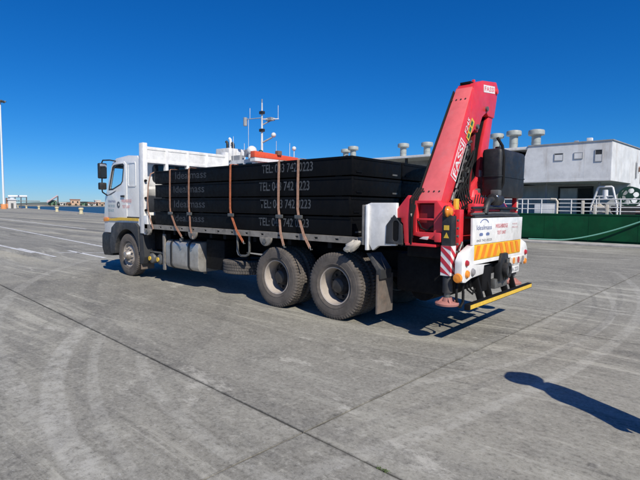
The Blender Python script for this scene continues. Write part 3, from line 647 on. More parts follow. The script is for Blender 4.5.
def hub_rear():
    m_ = MB().lathe([(0.12, 0.262), (0.085, 0.235), (0.085, 0.15), (0.03, 0.14), (0.01, 0.12), (-0.03, 0.11), (-0.045, 0.085), (-0.045, 0.001)], 'y', (0,0,0), 32)
    for k in range(10):
        a = 2*math.pi*k/10; c = (0.185*math.cos(a), 0, 0.185*math.sin(a)); m_.cyl((c[0], 0.086, c[2]), (c[0], 0.045, c[2]), 0.024, 6, 0.02)
    return m_
tyme = tyre_mb(0.28, TR).mesh('tyre', 'tyre')
rfm, rrm = rim_front().mesh('rim', 'rim'), rim_rear().mesh('rim', 'rim')
hfm, hrm = hub_front().mesh('hub', 'fhub'), hub_rear().mesh('hub', 'hub')
def wheel(x, y, front, flip, inner=False):
    wl = link('wheel', rfm if front else rrm); attach(wl, truck); wl.location = (x, y, TR); wl.rotation_euler = (0, R(random.uniform(0, 360)), R(180) if flip else 0)
    parts = [('tyre', tyme)] + ([] if inner and False else [('hub', hfm if front else hrm)])
    for nm, me in parts: o = link(nm, me); o.parent = wl
wheel(XF, 0.17, True, False); wheel(XF, 2.29, True, True)
for x in (-1.3, 0.0):
    wheel(x, 0.175, False, False); wheel(x, 0.50, False, True, True); wheel(x, 2.275, False, True); wheel(x, 1.95, False, False, True)
# spare tyre lying flat under the deck
sp = tyre_mb(0.27, 0.50); sp.xform(Matrix.Translation((-2.62, 0.56, 0.565)) @ Matrix.Rotation(R(90), 4, 'X'))
so = T(sp, 'spare_tyre', 'spare')
T(MB().cyl((-2.62, 0.56, 0.46), (-2.62, 0.56, 0.66), 0.28, 24), 'spare_rim', 'hub', parent=so); T(MB().cyl((-2.62, 0.56, 0.66), (-2.62, 0.56, 1.1), 0.03, 8), 'spare_carrier', 'chassis', parent=so)
# fuel tank
ft = T(MB().prism(rrect(0.36, 0.675, 0.60, 0.62, 0.12, 5), 'x', -4.86, -3.62), 'fuel_tank', 'silver', 0.02)
for x in (-4.66, -3.98): T(MB().plate(rrect(0.36, 0.675, 0.625, 0.645, 0.13, 5), [rrect(0.36, 0.675, 0.60, 0.62, 0.12, 5)], 'x', x, x+0.06), 'tank_strap', 'black', parent=ft)
T(MB().cyl((-4.3, 0.12, 0.98), (-4.3, 0.12, 1.04), 0.05, 12), 'filler_cap', 'steel', parent=ft)
T(MB().cyl((-3.8, 0.36, 0.30), (-3.8, 0.36, 0.37), 0.04, 8), 'drain_valve', 'steel', parent=ft)
T(MB().box(-3.55, -2.95, 0.22, 0.80, 0.45, 1.05), 'tool_box', 'chassis', 0.02)
T(MB().box(-4.98, -4.90, 0.06, 0.10, 0.30, 1.1), 'tank_bracket', 'deckrail', 0.005)
for x in (-5.62, -5.26):
    a = T(MB().lathe([(0.10, 0.001), (0.11, 0.06), (0.14, 0.115), (0.18, 0.125), (0.62, 0.125), (0.66, 0.1), (0.68, 0.001)], 'y', (x, 0, 0.50), 20), 'air_tank', 'steel')
    T(MB().cyl((x, 0.085, 0.50), (x, 0.105, 0.50), 0.05, 12), 'tank_plug', 'yellow', parent=a)
T(MB().box(-5.72, -5.15, 0.16, 0.6, 0.635, 0.66), 'tank_shelf', 'steel')
# mudflaps and guards
T(MB().prism([(-6.02, 1.22), (-5.80, 1.22), (-5.72, 0.52), (-5.80, 0.36), (-5.93, 0.36), (-5.96, 0.7)], 'y', 0.02, 0.36), 'front_mudguard', 'fender', 0.012)
T(MB().box(-5.915, -5.89, 0.03, 0.36, 0.22, 0.40), 'front_mudflap', 'brownflap')
for y0 in (0.02, 1.93):
    fl = T(MB().prism([(y0, 0.22), (y0+0.40, 0.22), (y0+0.40, 0.78), (y0, 0.78)], 'x', 0.80, 0.825), 'rear_mudflap', 'brownflap')
    T(MB().prism([(0.60, 1.08), (0.68, 1.08), (0.86, 0.86), (0.86, 0.72), (0.78, 0.72), (0.78, 0.84)], 'y', y0+0.02, y0+0.30), 'flap_hanger', 'fender', 0.01, parent=fl)
    for k in (0.08, 0.28): T(MB().box(0.826, 0.832, y0+k, y0+k+0.06, 0.72, 0.74), 'flap_bolt', 'chassis', parent=fl)
T(MB().box(0.95, 1.75, 0.30, 0.80, 0.55, 1.10), 'rear_frame_box', 'chassis', 0.06); T(MB().cyl((1.3, 0.45, 0.62), (1.3, 2.0, 0.62), 0.2, 18), 'rear_air_reservoir', 'chassis')
# tail: bumper with lamps, chevron board, sign, tow coupling, under-run bar
XB = 2.08
bp = [(0.0, 0.86), (0.0, 1.08), (0.07, 1.17), (0.36, 1.275), (0.36, 1.03), (2.10, 1.03), (2.10, 1.275), (2.36, 1.20), (2.44, 1.10), (2.44, 0.90), (2.40, 0.86), (1.60, 0.88), (1.60, 0.99), (0.70, 0.97), (0.68, 0.86), (0.30, 0.84), (0.12, 0.80), (0.04, 0.81)]
rb = T(MB().prism(bp, 'x', 1.98, XB), 'rear_bumper', 'white', 0.02)
T(MB().box(1.99, XB-0.002, 0.34, 2.12, 1.00, 1.06), 'bumper_lip', 'white', 0.004, parent=rb)
def lamp(y, z, r, mat, nm): 
    l_ = T(MB().lathe([(0.0, r*1.12), (0.012, r*1.12), (0.014, r), (0.028, r*0.85), (0.034, 0.001)], 'x', (XB, y, z), 18), nm, mat, parent=rb)
for y_, s_ in ((0.0, 1), (2.44, -1)):
    lamp(y_+s_*0.12, 1.05, 0.036, 'redlens', 'tail_lamp'); lamp(y_+s_*0.14, 0.91, 0.046, 'amber', 'indicator_lamp'); lamp(y_+s_*0.31, 0.92, 0.045, 'greylens', 'reversing_lamp')
T(MB().lathe([(0.0, 0.062), (0.015, 0.06), (0.03, 0.05), (0.036, 0.001)], 'y', (0, 0, 0), 16).xform(Matrix.Translation((2.03, -0.002, 0.87)) @ Matrix.Rotation(R(180), 4, 'Z')), 'side_lamp', 'amber', parent=rb)
CY0, CY1 = 0.37, 2.08
board = T(MB().box(1.985, XB-0.004, CY0-0.02, CY1+0.02, 1.065, 1.26), 'chevron_board', 'chevy', 0.003)
nst = 8
for k in range(nst):
    c0 = CY0+(CY1-CY0)*(k+0.12)/nst; wd = (CY1-CY0)/nst*0.5; sh = 0.10 if k < nst/2 else -0.10
    T(MB().prism([(max(CY0, min(CY1, q)), z) for q, z in ((c0-sh/2, 1.08), (c0+wd-sh/2, 1.08), (c0+wd+sh/2, 1.25), (c0+sh/2, 1.25))], 'x', XB-0.003, XB+0.001), 'chevron_stripe', 'orange', parent=board)
sg = T(MB().prism([(0.30, 1.265), (2.13, 1.265), (2.15, 1.61), (0.29, 1.61)], 'x', 2.045, 2.075), 'sign_board', 'white', 0.004)
XS = 2.078
for s_, y, z, h, wd, mt in (('Idealmass', 0.41, 1.455, 0.062, 0.50, 'bluetext'), ('043 742 0223', 0.42, 1.300, 0.030, 0.50, 'greytext'), ('WEIGHBRIDGE', 1.05, 1.465, 0.058, 0.47, 'redtext'), ('TEST UNIT', 1.12, 1.375, 0.05, 0.33, 'redtext'), ('MASS', 1.72, 1.50, 0.025, 0.20, 'palered'), ('PIECES', 1.70, 1.45, 0.025, 0.24, 'palered')):
    text(s_, 'sign_lettering', mt, sg, (XS, y, z), (0,1,0), (0,0,1), h, wd, bold=0.0)
arcp = circ(0.66, 1.53, 0.15, 10, 15, 165); arci = circ(0.66, 1.53, 0.125, 10, 165, 15) if False else list(reversed(circ(0.66, 1.53, 0.125, 10, 15, 165)))
T(MB().prism([(a, 1.53+(b-1.53)*0.45) for a, b in arcp+arci], 'x', XS-0.002, XS), 'logo_arc', 'bluetext', parent=sg)
for y in (0.56, 0.78): T(MB().prism([(y-0.05, 1.375), (y+0.05, 1.375), (y+0.06, 1.40), (y+0.03, 1.415), (y-0.03, 1.415), (y-0.06, 1.40)], 'x', XS-0.002, XS), 'logo_mark', 'bluetext', parent=sg)
npl = T(MB().box(2.055, 2.075, 1.66, 2.08, 0.76, 0.87), 'number_plate', 'white', 0.003)
text('CA 223', 'plate_lettering', 'greytext', npl, (2.0765, 1.70, 0.785), (0,1,0), (0,0,1), 0.06, 0.34, bold=0.01)
rp = T(MB().box(2.083, 2.093, 1.62, 2.36, 0.905, 1.00), 'warning_strip', 'cream', 0.003)
for k in range(3): T(MB().prism(circ(1.78+0.2*k, 0.955, 0.05, 14), 'x', 2.094, 2.098), 'warning_mark', ('amber', 'redlens', 'greylens')[k], parent=rp)
tc = T(MB().prism([(1.18, 0.70), (1.18, 0.98), (1.24, 1.10), (1.46, 1.10), (1.50, 0.98), (1.50, 0.70)], 'x', 2.02, 2.12), 'tow_coupling', 'black', 0.02)
T(MB().plate(circ(1.34, 0.86, 0.11, 18), [circ(1.34, 0.86, 0.06, 14)], 'x', 2.12, 2.19), 'tow_jaw', 'black', 0.01, parent=tc); T(MB().cyl((2.155, 1.34, 0.72), (2.155, 1.34, 1.02), 0.022, 10), 'tow_pin', 'steel', parent=tc)
T(MB().box(1.92, 2.04, 0.74, 1.06, 0.60, 0.98), 'coupling_bracket', 'chassis', 0.02); T(MB().box(2.0, 2.08, 1.10, 1.58, 0.60, 0.74), 'step_plate', 'steel', 0.015)
T(MB().lathe([(0, 0.03), (0.02, 0.05), (0.10, 0.05), (0.12, 0.03)], 'x', (1.98, 1.62, 0.66), 12), 'air_coupling', 'footred')
ub = T(MB().box(2.10, 2.17, 0.05, 2.44, 0.475, 0.548), 'underrun_bar', 'chassis', 0.006)
T(MB().box(2.1705, 2.174, 0.075, 2.415, 0.486, 0.537), 'reflective_tape', 'yellow', parent=ub)
for y in (0.62, 0.92, 1.52, 1.86):
    T(MB().prism([(1.86, 0.95), (1.98, 0.95), (2.10, 0.54), (2.10, 0.46), (2.04, 0.46)], 'y', y, y+0.05), 'bar_bracket', 'chassis', 0.006, parent=ub)
T(MB().tube([(1.95, 0.16, 0.82), (1.97, 0.10, 0.72), (1.98, 0.08, 0.60), (1.98, 0.12, 0.50), (1.98, 0.20, 0.47), (1.98, 0.28, 0.52), (1.97, 0.30, 0.64), (1.96, 0.28, 0.82)], 0.018), 'air_hose', 'hose')
for y in (0.42, 0.52): T(MB().tube([(1.92, y, 0.85), (1.96, y+0.03, 0.66), (2.0, y+0.1, 0.60), (1.98, y+0.25, 0.68), (1.92, y+0.35, 0.85)], 0.013), 'cable', 'hose')

# ------------------------------------------------------------------ the load: black steel blocks and straps
BX0, BX1 = -5.28, 0.29
TZ = [1.290, 1.592, 1.894, 2.196, 2.498]
tiern = ['bottom', 'second lowest', 'second highest', 'top']
for sidx, (y0, y1) in enumerate(((0.045, 1.415), (1.455, 2.43))):
    for k in range(4):
        z0, z1 = TZ[k], TZ[k+1]-0.004
        ox = random.uniform(-0.03, 0.03); oy = random.uniform(-0.012, 0.012); x0, x1 = BX0+ox, BX1+ox; ya, yb = y0+oy, y1+oy
        if sidx == 0: lab = '%s long black steel block with phone lettering in the near stack on the truck' % tiern[k]
        else: lab = '%s long black steel block in the far stack on the truck, nearer the ship' % tiern[k]
        b = thing('steel_block', ((x0+x1)/2, (ya+yb)/2, z0), lab, 'steel block', 'black blocks loaded on the truck')
        MB().box(x0, x1, ya, yb, z0+0.016, z1).build('body', 'block', b, 0.008)
        for fx in (x0+0.25, x0+1.75, (x0+x1)/2, x1-1.75, x1-0.31): MB().box(fx-0.03, fx+0.1, ya+0.03, yb-0.03, z0+0.001, z0+0.016).build('foot', 'block', b)
        MB().box(x0+0.012, x1-0.012, ya-0.008, ya+0.0, z1-0.035, z1-0.004).build('top_lip', 'block', b)
        MB().box(x1, x1+0.008, ya+0.04, yb-0.04, z1-0.04, z1-0.006).build('end_lip', 'block', b)
        for fy in (ya+0.10, yb-0.28): MB().box(x1+0.0, x1+0.012, fy, fy+0.14, z0+0.06, z0+0.085).build('lifting_lug', 'steel' if random.random() < 0.5 else 'block', b)
        if sidx == 0:
            dx = random.uniform(-0.06, 0.12); tl_ = random.uniform(-0.008, 0.008); hz = random.uniform(0.142, 0.158)
            text('Idealmass', 'lettering', 'letter2', b, (-4.50+dx, ya-0.003, z0+0.105+random.uniform(-0.012, 0.012)), (1,0,tl_), (-tl_,0,1), hz, 1.12, bold=0.012)
            text('TEL: 043 742 0223', 'lettering', 'letter', b, (-1.74+dx, ya-0.003, z0+0.10+random.uniform(-0.012, 0.012)), (1,0,tl_), (-tl_,0,1), hz, 1.20, bold=0.012)
def ribbon(path, wd, th=0.006):
    mb = MB(); rings = []
    P_ = [V(q) for q in path]
    for i, q in enumerate(P_):
        d = (P_[min(i+1, len(P_)-1)]-P_[max(i-1, 0)]).normalized(); x = V((1, 0, 0)); nrm = d.cross(x)
        if nrm.length < 0.1: nrm = V((0, 0, 1))
        nrm.normalize(); sd = nrm.cross(d).normalized()
        rings.append([q+sd*wd/2+nrm*th/2, q-sd*wd/2+nrm*th/2, q-sd*wd/2-nrm*th/2, q+sd*wd/2-nrm*th/2])
    return mb.loft(rings)
STR = [(-4.58, 0.5, 'strap2', 'leftmost orange strap over the blocks, nearest the cab', 0.55), (-3.86, 0.1, 'strap2', 'second strap from the cab, pale orange, over the blocks', 0.22), (-2.50, 0.46, 'strap', 'bright orange strap over the middle of the blocks', 0.46),
       (-1.20, 0.2, 'strapw', 'fourth strap from the cab, pale, crossing the phone lettering', 0.2), (-0.75, 0.3, 'strapw', 'rearmost pale strap over the blocks, nearest the crane', 0.34)]
for x, _, mt, lab, sl in STR:
    s_ = thing('load_strap', (x, 0.0, 1.2), lab, 'strap', 'straps over the load')
    zt_ = TZ[4]+0.012
    path = [(x+sl, -0.055, 1.09), (x+sl*0.55, -0.04, 1.29), (x+0.02, 0.015, 1.58), (x, 0.012, 1.7), (x, 0.014, 2.1), (x, 0.022, zt_-0.02), (x, 0.045, zt_), (x, 1.0, zt_+0.002), (x, 1.9, zt_+0.002), (x, 2.45, zt_), (x, 2.468, zt_-0.03), (x, 2.47, 1.32), (x, 2.46, 1.2)]
    ribbon(path, 0.046).build('webbing', mt, s_)
    MB().box(x-0.05, x+0.12, -0.012, 0.010, 1.54, 1.60).build('ratchet', 'steel', s_, 0.008)
    MB().tube([(x+sl, -0.055, 1.11), (x+sl+0.02, -0.06, 1.06), (x+sl+0.05, -0.055, 1.07)], 0.010).build('hook', 'steel', s_)
s_ = thing('load_strap', (-5.35, 0, 1.2), 'pale loose strap hanging by the headboard in front of the blocks', 'strap', 'straps over the load')
ribbon([(-5.24, 0.02, 2.47), (-5.33, -0.01, 2.44), (-5.42, -0.02, 2.2), (-5.47, -0.02, 1.86), (-5.47, -0.01, 1.62), (-5.36, -0.02, 1.42), (-5.22, -0.03, 1.20)], 0.045).build('webbing', 'strapw', s_)
# ------------------------------------------------------------------ loader crane on the truck's tail
crane = thing('loader_crane', (1.6, 1.2, 1.1), 'red folded loader crane standing behind the black blocks at the truck tail', 'crane')
def C(mb, name, mat, bevel=0, parent=None, **k): return mb.build(name, mat, parent or crane, bevel, **k)
XR = 1.72
# base frame: transverse stabiliser beam housing, column
base = MB()
base.plate([(1.36, 1.37), (1.80, 1.30), (1.80, 1.70), (1.70, 1.83), (1.36, 1.83)], [[(1.41, 1.42), (1.66, 1.42), (1.66, 1.795), (1.41, 1.795)]], 'y', 0.04, 0.26)
base.prism([(1.36, 1.37), (1.80, 1.30), (1.80, 1.70), (1.70, 1.83), (1.36, 1.83)], 'y', 0.26, 2.40)
bo = C(base, 'base_frame', 'red', 0.008)
C(MB().box(1.42, 1.65, 0.10, 0.262, 1.43, 1.785), 'stabiliser_beam', 'darkred', 0.01, parent=bo)
C(MB().box(1.405, 1.665, 0.045, 0.075, 1.575, 1.60), 'beam_bar', 'red', 0.004, parent=bo)
C(MB().tube([(1.42, 0.06, 1.56), (1.48, 0.05, 1.47), (1.56, 0.05, 1.44), (1.64, 0.06, 1.50)], 0.012), 'beam_hose', 'hose', parent=bo)
C(MB().box(1.34, 1.78, 0.09, 0.6, 1.27, 1.365), 'dark_recess', 'chassis', parent=bo); C(MB().prism([(1.46, 1.33), (1.52, 1.36), (1.60, 1.365), (1.58, 1.32)], 'y', 0.02, 0.06), 'white_rag', 'stripe_w', 0.008, parent=bo)
C(MB().box(1.28, 1.72, -0.02, 0.12, 1.235, 1.268), 'lower_beam', 'red', 0.006, parent=bo)
C(MB().box(1.24, 1.86, 0.10, 2.4, 1.08, 1.235), 'sub_frame', 'chassis', 0.02, parent=bo)
C(MB().box(1.70, 1.79, -0.02, 0.08, 1.30, 1.42), 'red_lamp_box', 'red', 0.015, parent=bo)
# front gusset (pale red plate) and dark hexagonal support end
C(MB().prism([(1.09, 1.66), (1.30, 1.90), (1.33, 1.90), (1.33, 1.26), (1.26, 1.26), (1.235, 1.52)], 'y', -0.01, 0.09), 'gusset_plate', 'red', 0.008)
C(MB().plate([(0.98, 1.24), (0.99, 1.50), (1.11, 1.64), (1.235, 1.50), (1.25, 1.24)], [rrect(1.14, 1.42, 0.09, 0.28, 0.04)], 'y', -0.04, -0.012), 'support_end', 'fender', 0.006)
C(MB().box(1.06, 1.22, -0.033, -0.031, 1.25, 1.6), 'support_web', 'chassis')
for k in range(4): C(MB().tube([(1.335+0.012*k, 0.0-0.006*k, 1.25), (1.345+0.012*k, -0.015, 1.6), (1.35+0.012*k, -0.01+0.03*k, 1.86), (1.37+0.01*k, 0.12+0.04*k, 2.0)], 0.011), 'hydraulic_hose', 'hose')
C(MB().box(1.34, 1.37, -0.02, 0.0, 1.58, 1.66), 'hose_clamp', 'cream')
# column
colm = C(MB().loft([[(1.58+r_*math.cos(a), 1.22+r_*math.sin(a), z) for a in [k*math.pi/12 for k in range(24)]] for z, r_ in ((1.80, 0.27), (1.88, 0.27), (1.90, 0.20), (2.0, 0.17))]), 'column', 'red', 0.0)
C(MB().cyl((1.4, 1.22, 1.98), (1.76, 1.22, 1.98), 0.045, 18), 'pivot_pin', 'steel', 0.01, parent=colm)
# outer boom: tapered box leaning from lower left to the top
def boomring(y, z, wd, x0, x1, d):
    n_ = V((0, d.z, -d.y)); a = V((0, y, z)); b = a+n_*wd
    return [V((x0, a.y, a.z)), V((x1, a.y, a.z)), V((x1, b.y, b.z)), V((x0, b.y, b.z))]
dB = (V((0, 0.99, 3.45))-V((0, 0.13, 1.81))).normalized()
def bp_(s, off=0.0):                 # point on the boom's left edge, s metres up, off metres to the right
    q = V((0, 0.13, 1.81))+dB*s+V((0, dB.z, -dB.y))*off; return q
LB = 1.86
rings = []
for s, wd, x0 in ((0.0, 0.16, 1.36), (0.2, 0.215, 1.36), (0.95, 0.235, 1.402), (1.25, 0.28, 1.42), (LB, 0.30, 1.455)):
    q = bp_(s); rings.append(boomring(q.y, q.z, wd, x0, XR, dB))
def bx0(s): return 1.36 if s < 0.2 else 1.36+(s-0.2)/(LB-0.2)*0.095
outer_boom = C(MB().loft(rings), 'outer_boom', 'red', 0.016)
C(MB().loft([[V((x, q.y, q.z)) for x, q in ((1.42, bp_(s, 0.03)), (1.67, bp_(s, 0.03)), (1.67, bp_(s, 0.24)), (1.42, bp_(s, 0.24)))] for s in (-0.06, 0.01)]), 'extension_boom', 'darkred', 0.008, parent=outer_boom)
for s in (0.16, LB-0.22):
    for k in range(4):
        q = bp_(s, -0.010); x = 1.42+0.075*k+(0.03 if s > 1 else 0)*(1-k/4); e = bp_(s, 0.004)
        C(MB().cyl((x, q.y, q.z), (x, e.y, e.z), 0.012, 8), 'bolt', 'hub', parent=outer_boom)
for hx_, ho in ((-0.012, -0.010), (-0.016, 0.016)): C(MB().tube([(bx0(s)+hx_, *bp_(s, ho).yz) for s in (-0.12, 0.1, 0.3, 0.6, 0.9, 1.2, 1.5, 1.8)], 0.011), 'boom_hose', 'hose', parent=outer_boom)
C(MB().loft([[V((x, *bp_(s, o).yz)) for x, o in ((bx0(s)+0.012, 0.004), (XR-0.014, 0.004), (XR-0.014, -0.003), (bx0(s)+0.012, -0.003))] for s in (0.02, 0.2, 0.95, LB-0.02)]), 'boom_sheen_plate', 'sheenred', 0.002, parent=outer_boom)  # added cover plate carrying the painted sheen of the boom's upper face
# inner boom
dI = (V((0, 1.83, 3.60))-V((0, 1.29, 2.0))).normalized()
def ip_(s, off=0.0): return V((0, 1.29, 2.0))+dI*s+V((0, -dI.z, dI.y))*off
ib = [(1.46, 1.92), (1.50, 2.16), (1.54, 2.39), (1.62, 2.62), (1.68, 2.85), (1.74, 3.08), (1.80, 3.25), (1.60, 3.14), (1.54, 3.05), (1.43, 2.81), (1.35, 2.58), (1.31, 2.37), (1.28, 2.20), (1.06, 2.06), (1.02, 1.90)]
inner_boom = C(MB().prism(ib, 'x', 1.655, XR-0.012), 'inner_boom', 'red', 0.012)
C(MB().prism([(a_*0.96+1.42*0.04, b_) for a_, b_ in ib], 'x', 1.44, 1.655), 'inner_boom_core', 'chassis', 0.01, parent=inner_boom)  # core coloured near-black for the shade in the slot beside it
C(MB().prism([(1.02, 2.0), (1.06, 2.0), (1.19, 2.82), (1.15, 2.82)], 'x', 1.60, 1.69), 'link_rod', 'darkred', 0.006, parent=inner_boom)
C(MB().box(XR-0.011, XR-0.006, 1.30, 1.375, 2.20, 2.30).xform(Matrix.Identity(4)), 'white_label', 'stripe_w', parent=inner_boom)
# knuckle at the top
tl = bp_(LB-0.02); kn = [(tl.y, tl.z), (tl.y+0.05, tl.z+0.06), (1.30, 3.585), (1.80, 3.66), (1.875, 3.58), (1.84, 3.40), (1.76, 3.11), (1.53, 3.11), (1.46, 3.15), (1.32, 3.07), (1.16, 2.82), (1.07, 2.86), (0.97, 2.79), (0.86, 2.75)]
kno = C(MB().prism(kn, 'x', 1.47, XR+0.006), 'knuckle', 'red', 0.014)
C(MB().cyl((1.45, 1.80, 3.52), (XR+0.03, 1.80, 3.52), 0.04, 16), 'knuckle_pin', 'red', 0.006, parent=kno)
C(MB().cyl((1.46, 1.44, 3.20), (XR+0.035, 1.44, 3.20), 0.036, 14), 'pin', 'steel', parent=kno); C(MB().cyl((1.46, 1.12, 2.90), (XR+0.035, 1.12, 2.90), 0.034, 14), 'pin', 'steel', parent=kno)
C(MB().box(1.50, 1.66, 1.02, 1.20, 3.50, 3.535), 'top_plate', 'chassis', 0.008, parent=kno); C(MB().box(1.56, 1.60, 1.28, 1.32, 3.56, 3.62), 'top_lug', 'red', 0.008, parent=kno)
xd = V((0, 0.985, 0.12)).normalized(); xu = V((0, -0.12, 0.985)).normalized()
o_ = V((XR+0.0075, 1.33, 3.425))
def quad(o, X, U, w_, h_, N, th=0.002):
    return MB().loft([[o+N*t_, o+X*w_+N*t_, o+X*w_+U*h_+N*t_, o+U*h_+N*t_] for t_ in (0, th)])
C(quad(o_, xd, xu, 0.42, 0.105, V((1,0,0))), 'name_tag', 'stripe_w', parent=kno)
text('FASSI', 'tag_lettering', 'redtext', kno, o_+V((0.003, 0, 0))+xd*0.03+xu*0.02, xd, xu, 0.065, 0.36, bold=0.02)
# big name on the boom: letters read upwards
nB = V((0, -dB.z, dB.y)); q = bp_(0.36, 0.27); q = V((XR+0.0025, q.y, q.z))
C(MB().loft([[V((XR+t_, *(bp_(s, o).yz))) for s, o in ((0.42, 0.205), (1.02, 0.215), (1.02, 0.035), (0.42, 0.03))] for t_ in (0.001, 0.003)]), 'name_panel', 'stripe_w', 0.0, parent=outer_boom)
C(MB().loft([[V((XR+t_, *(bp_(s, o).yz))) for s, o in ((0.437, 0.190), (1.003, 0.200), (1.003, 0.05), (0.437, 0.045))] for t_ in (0.003, 0.0045)]), 'name_field', 'red', 0.0, parent=outer_boom)
q = bp_(0.46, 0.178); text('FASSI', 'name_lettering', 'stripe_w', outer_boom, (XR+0.006, q.y, q.z), dB, nB, 0.115, 0.52, bold=0.02)
q = bp_(1.14, 0.15); text('F245', 'type_lettering', 'stripe_w', outer_boom, (XR+0.0075, q.y, q.z), dB, nB, 0.075, 0.24, bold=0.01)
C(MB().loft([[V((XR+t_, *(bp_(s, o).yz))) for s, o in ((1.10, 0.255), (1.44, 0.275), (1.44, 0.175), (1.10, 0.165))] for t_ in (0.0068, 0.0082)]), 'warning_label', 'yellow', parent=outer_boom)
for k in range(3):
    q = bp_(1.11+0.11*k, 0.275); C(MB().loft([[V((XR+t_, *(bp_(1.125+0.103*k+a, o).yz))) for a, o in ((0, 0.24), (0.075, 0.242), (0.075, 0.185), (0, 0.183))] for t_ in (0.0082, 0.0094)]), 'label_mark', 'greentext', parent=outer_boom)
# cylinders and hoses between the booms
cyl_ = C(MB().cyl((1.60, 0.52, 1.86), (1.60, 0.98, 2.62), 0.085, 18), 'lift_cylinder', 'black', 0.008)
C(MB().cyl((1.60, 0.98, 2.62), (1.60, 1.14, 2.92), 0.045, 14), 'piston_rod', 'black', parent=cyl_); C(MB().cyl((1.60, 0.90, 2.48), (1.60, 0.99, 2.64), 0.098, 18), 'gland_ring', 'steel', parent=cyl_)
cyl2 = C(MB().cyl((1.56, 1.02, 1.98), (1.56, 1.28, 2.70), 0.075, 18), 'boom_cylinder', 'black', 0.008)
C(MB().cyl((1.56, 1.28, 2.70), (1.56, 1.46, 3.10), 0.04, 14), 'piston_rod', 'chassis', parent=cyl2)
C(MB().prism([(0.36, 1.72), (0.30, 1.84), (0.40, 1.94), (0.50, 1.88), (0.60, 1.76), (0.56, 1.70)], 'x', 1.50, 1.70), 'linkage', 'red', 0.012)
C(MB().box(1.46, 1.54, 0.55, 1.3, 1.85, 3.0).xform(Matrix.Identity(4)) if False else MB().prism([(0.50, 1.9), (0.80, 2.5), (1.0, 2.9), (1.5, 3.05), (1.3, 2.3), (1.1, 1.95)], 'x', 1.38, 1.435), 'gap_shade_plate', 'chassis', 0.004)  # black plate added behind the booms to paint the shade between them
C(MB().prism([(0.40, 1.80), (0.44, 2.0), (0.78, 2.5), (0.96, 2.76), (1.10, 2.83), (1.28, 3.03), (1.50, 3.10), (1.40, 2.85), (1.31, 2.58), (1.26, 2.37), (1.22, 2.2), (1.1, 1.84)], 'x', 1.50, 1.54), 'slot_shade_plate', 'chassis')  # second black plate, painted shade filling the slot beside the inner boom
random.seed(11)
for k in range(9):
    a = V((1.66+0.012*(k % 3), 0.40+0.07*k, 1.74+0.02*(k % 2))); b = V((1.70, 0.56+0.05*k, 2.10+0.06*(k % 4))); c = V((1.66, 0.72+0.05*k, 2.35+0.06*(k % 3))); d = V((1.62, 0.90+0.035*k, 2.65+0.03*k))
    pts = [a*(1-t_)**3+b*3*t_*(1-t_)**2+c*3*t_*t_*(1-t_)+d*t_**3 for t_ in [i/10 for i in range(11)]]
    C(MB().tube(pts, 0.013), 'hydraulic_hose', 'hose')
for k in range(6):
    y0_ = 0.46+0.05*k; z0_ = 1.80+0.03*(k % 3)
    pts = [V((1.70+0.03*math.sin(k+t_*5), y0_+0.42*t_+0.05*math.sin(3.1*t_+k), z0_+0.75*t_)) for t_ in [i/12 for i in range(13)]]
    C(MB().tube(pts, 0.012), 'hydraulic_hose', 'hose')
for k in range(6):
    q_ = bp_(0.30+0.16*k, 0.27+0.03*(k % 2)); C(MB().cyl((1.70, q_.y, q_.z), (1.75, q_.y+0.02, q_.z+0.03), 0.02, 8), 'hose_fitting', 'steel')
for k in range(5): C(MB().tube([(1.80, 0.48+0.07*k, 1.66), (1.84, 0.50+0.07*k, 1.76+0.02*k), (1.78, 0.56+0.07*k, 1.86), (1.72, 0.64+0.06*k, 1.95+0.03*k)], 0.012), 'hydraulic_hose', 'hose')
C(MB().tube([V((1.735, *bp_(s_q, 0.245).yz)) for s_q in (0.10, 0.4, 0.8, 1.02)], 0.009), 'steel_pipe', 'steel')
for k in range(5):
    y = 0.62+0.09*k; C(MB().box(1.66, 1.72, y, y+0.06, 2.02+0.07*k, 2.10+0.07*k), 'valve_block', 'steel' if k % 2 else 'black', 0.01)
for a, b in (((0.36, 1.84), (0.42, 1.94)), ((0.48, 2.0), (0.52, 2.06))): C(MB().cyl((1.74, *a), (1.74, *b), 0.016, 10), 'grease_fitting', 'steel')
C(MB().box(1.76, 1.80, 0.38, 0.47, 1.62, 1.86), 'yellow_plate', 'yellow', 0.004)
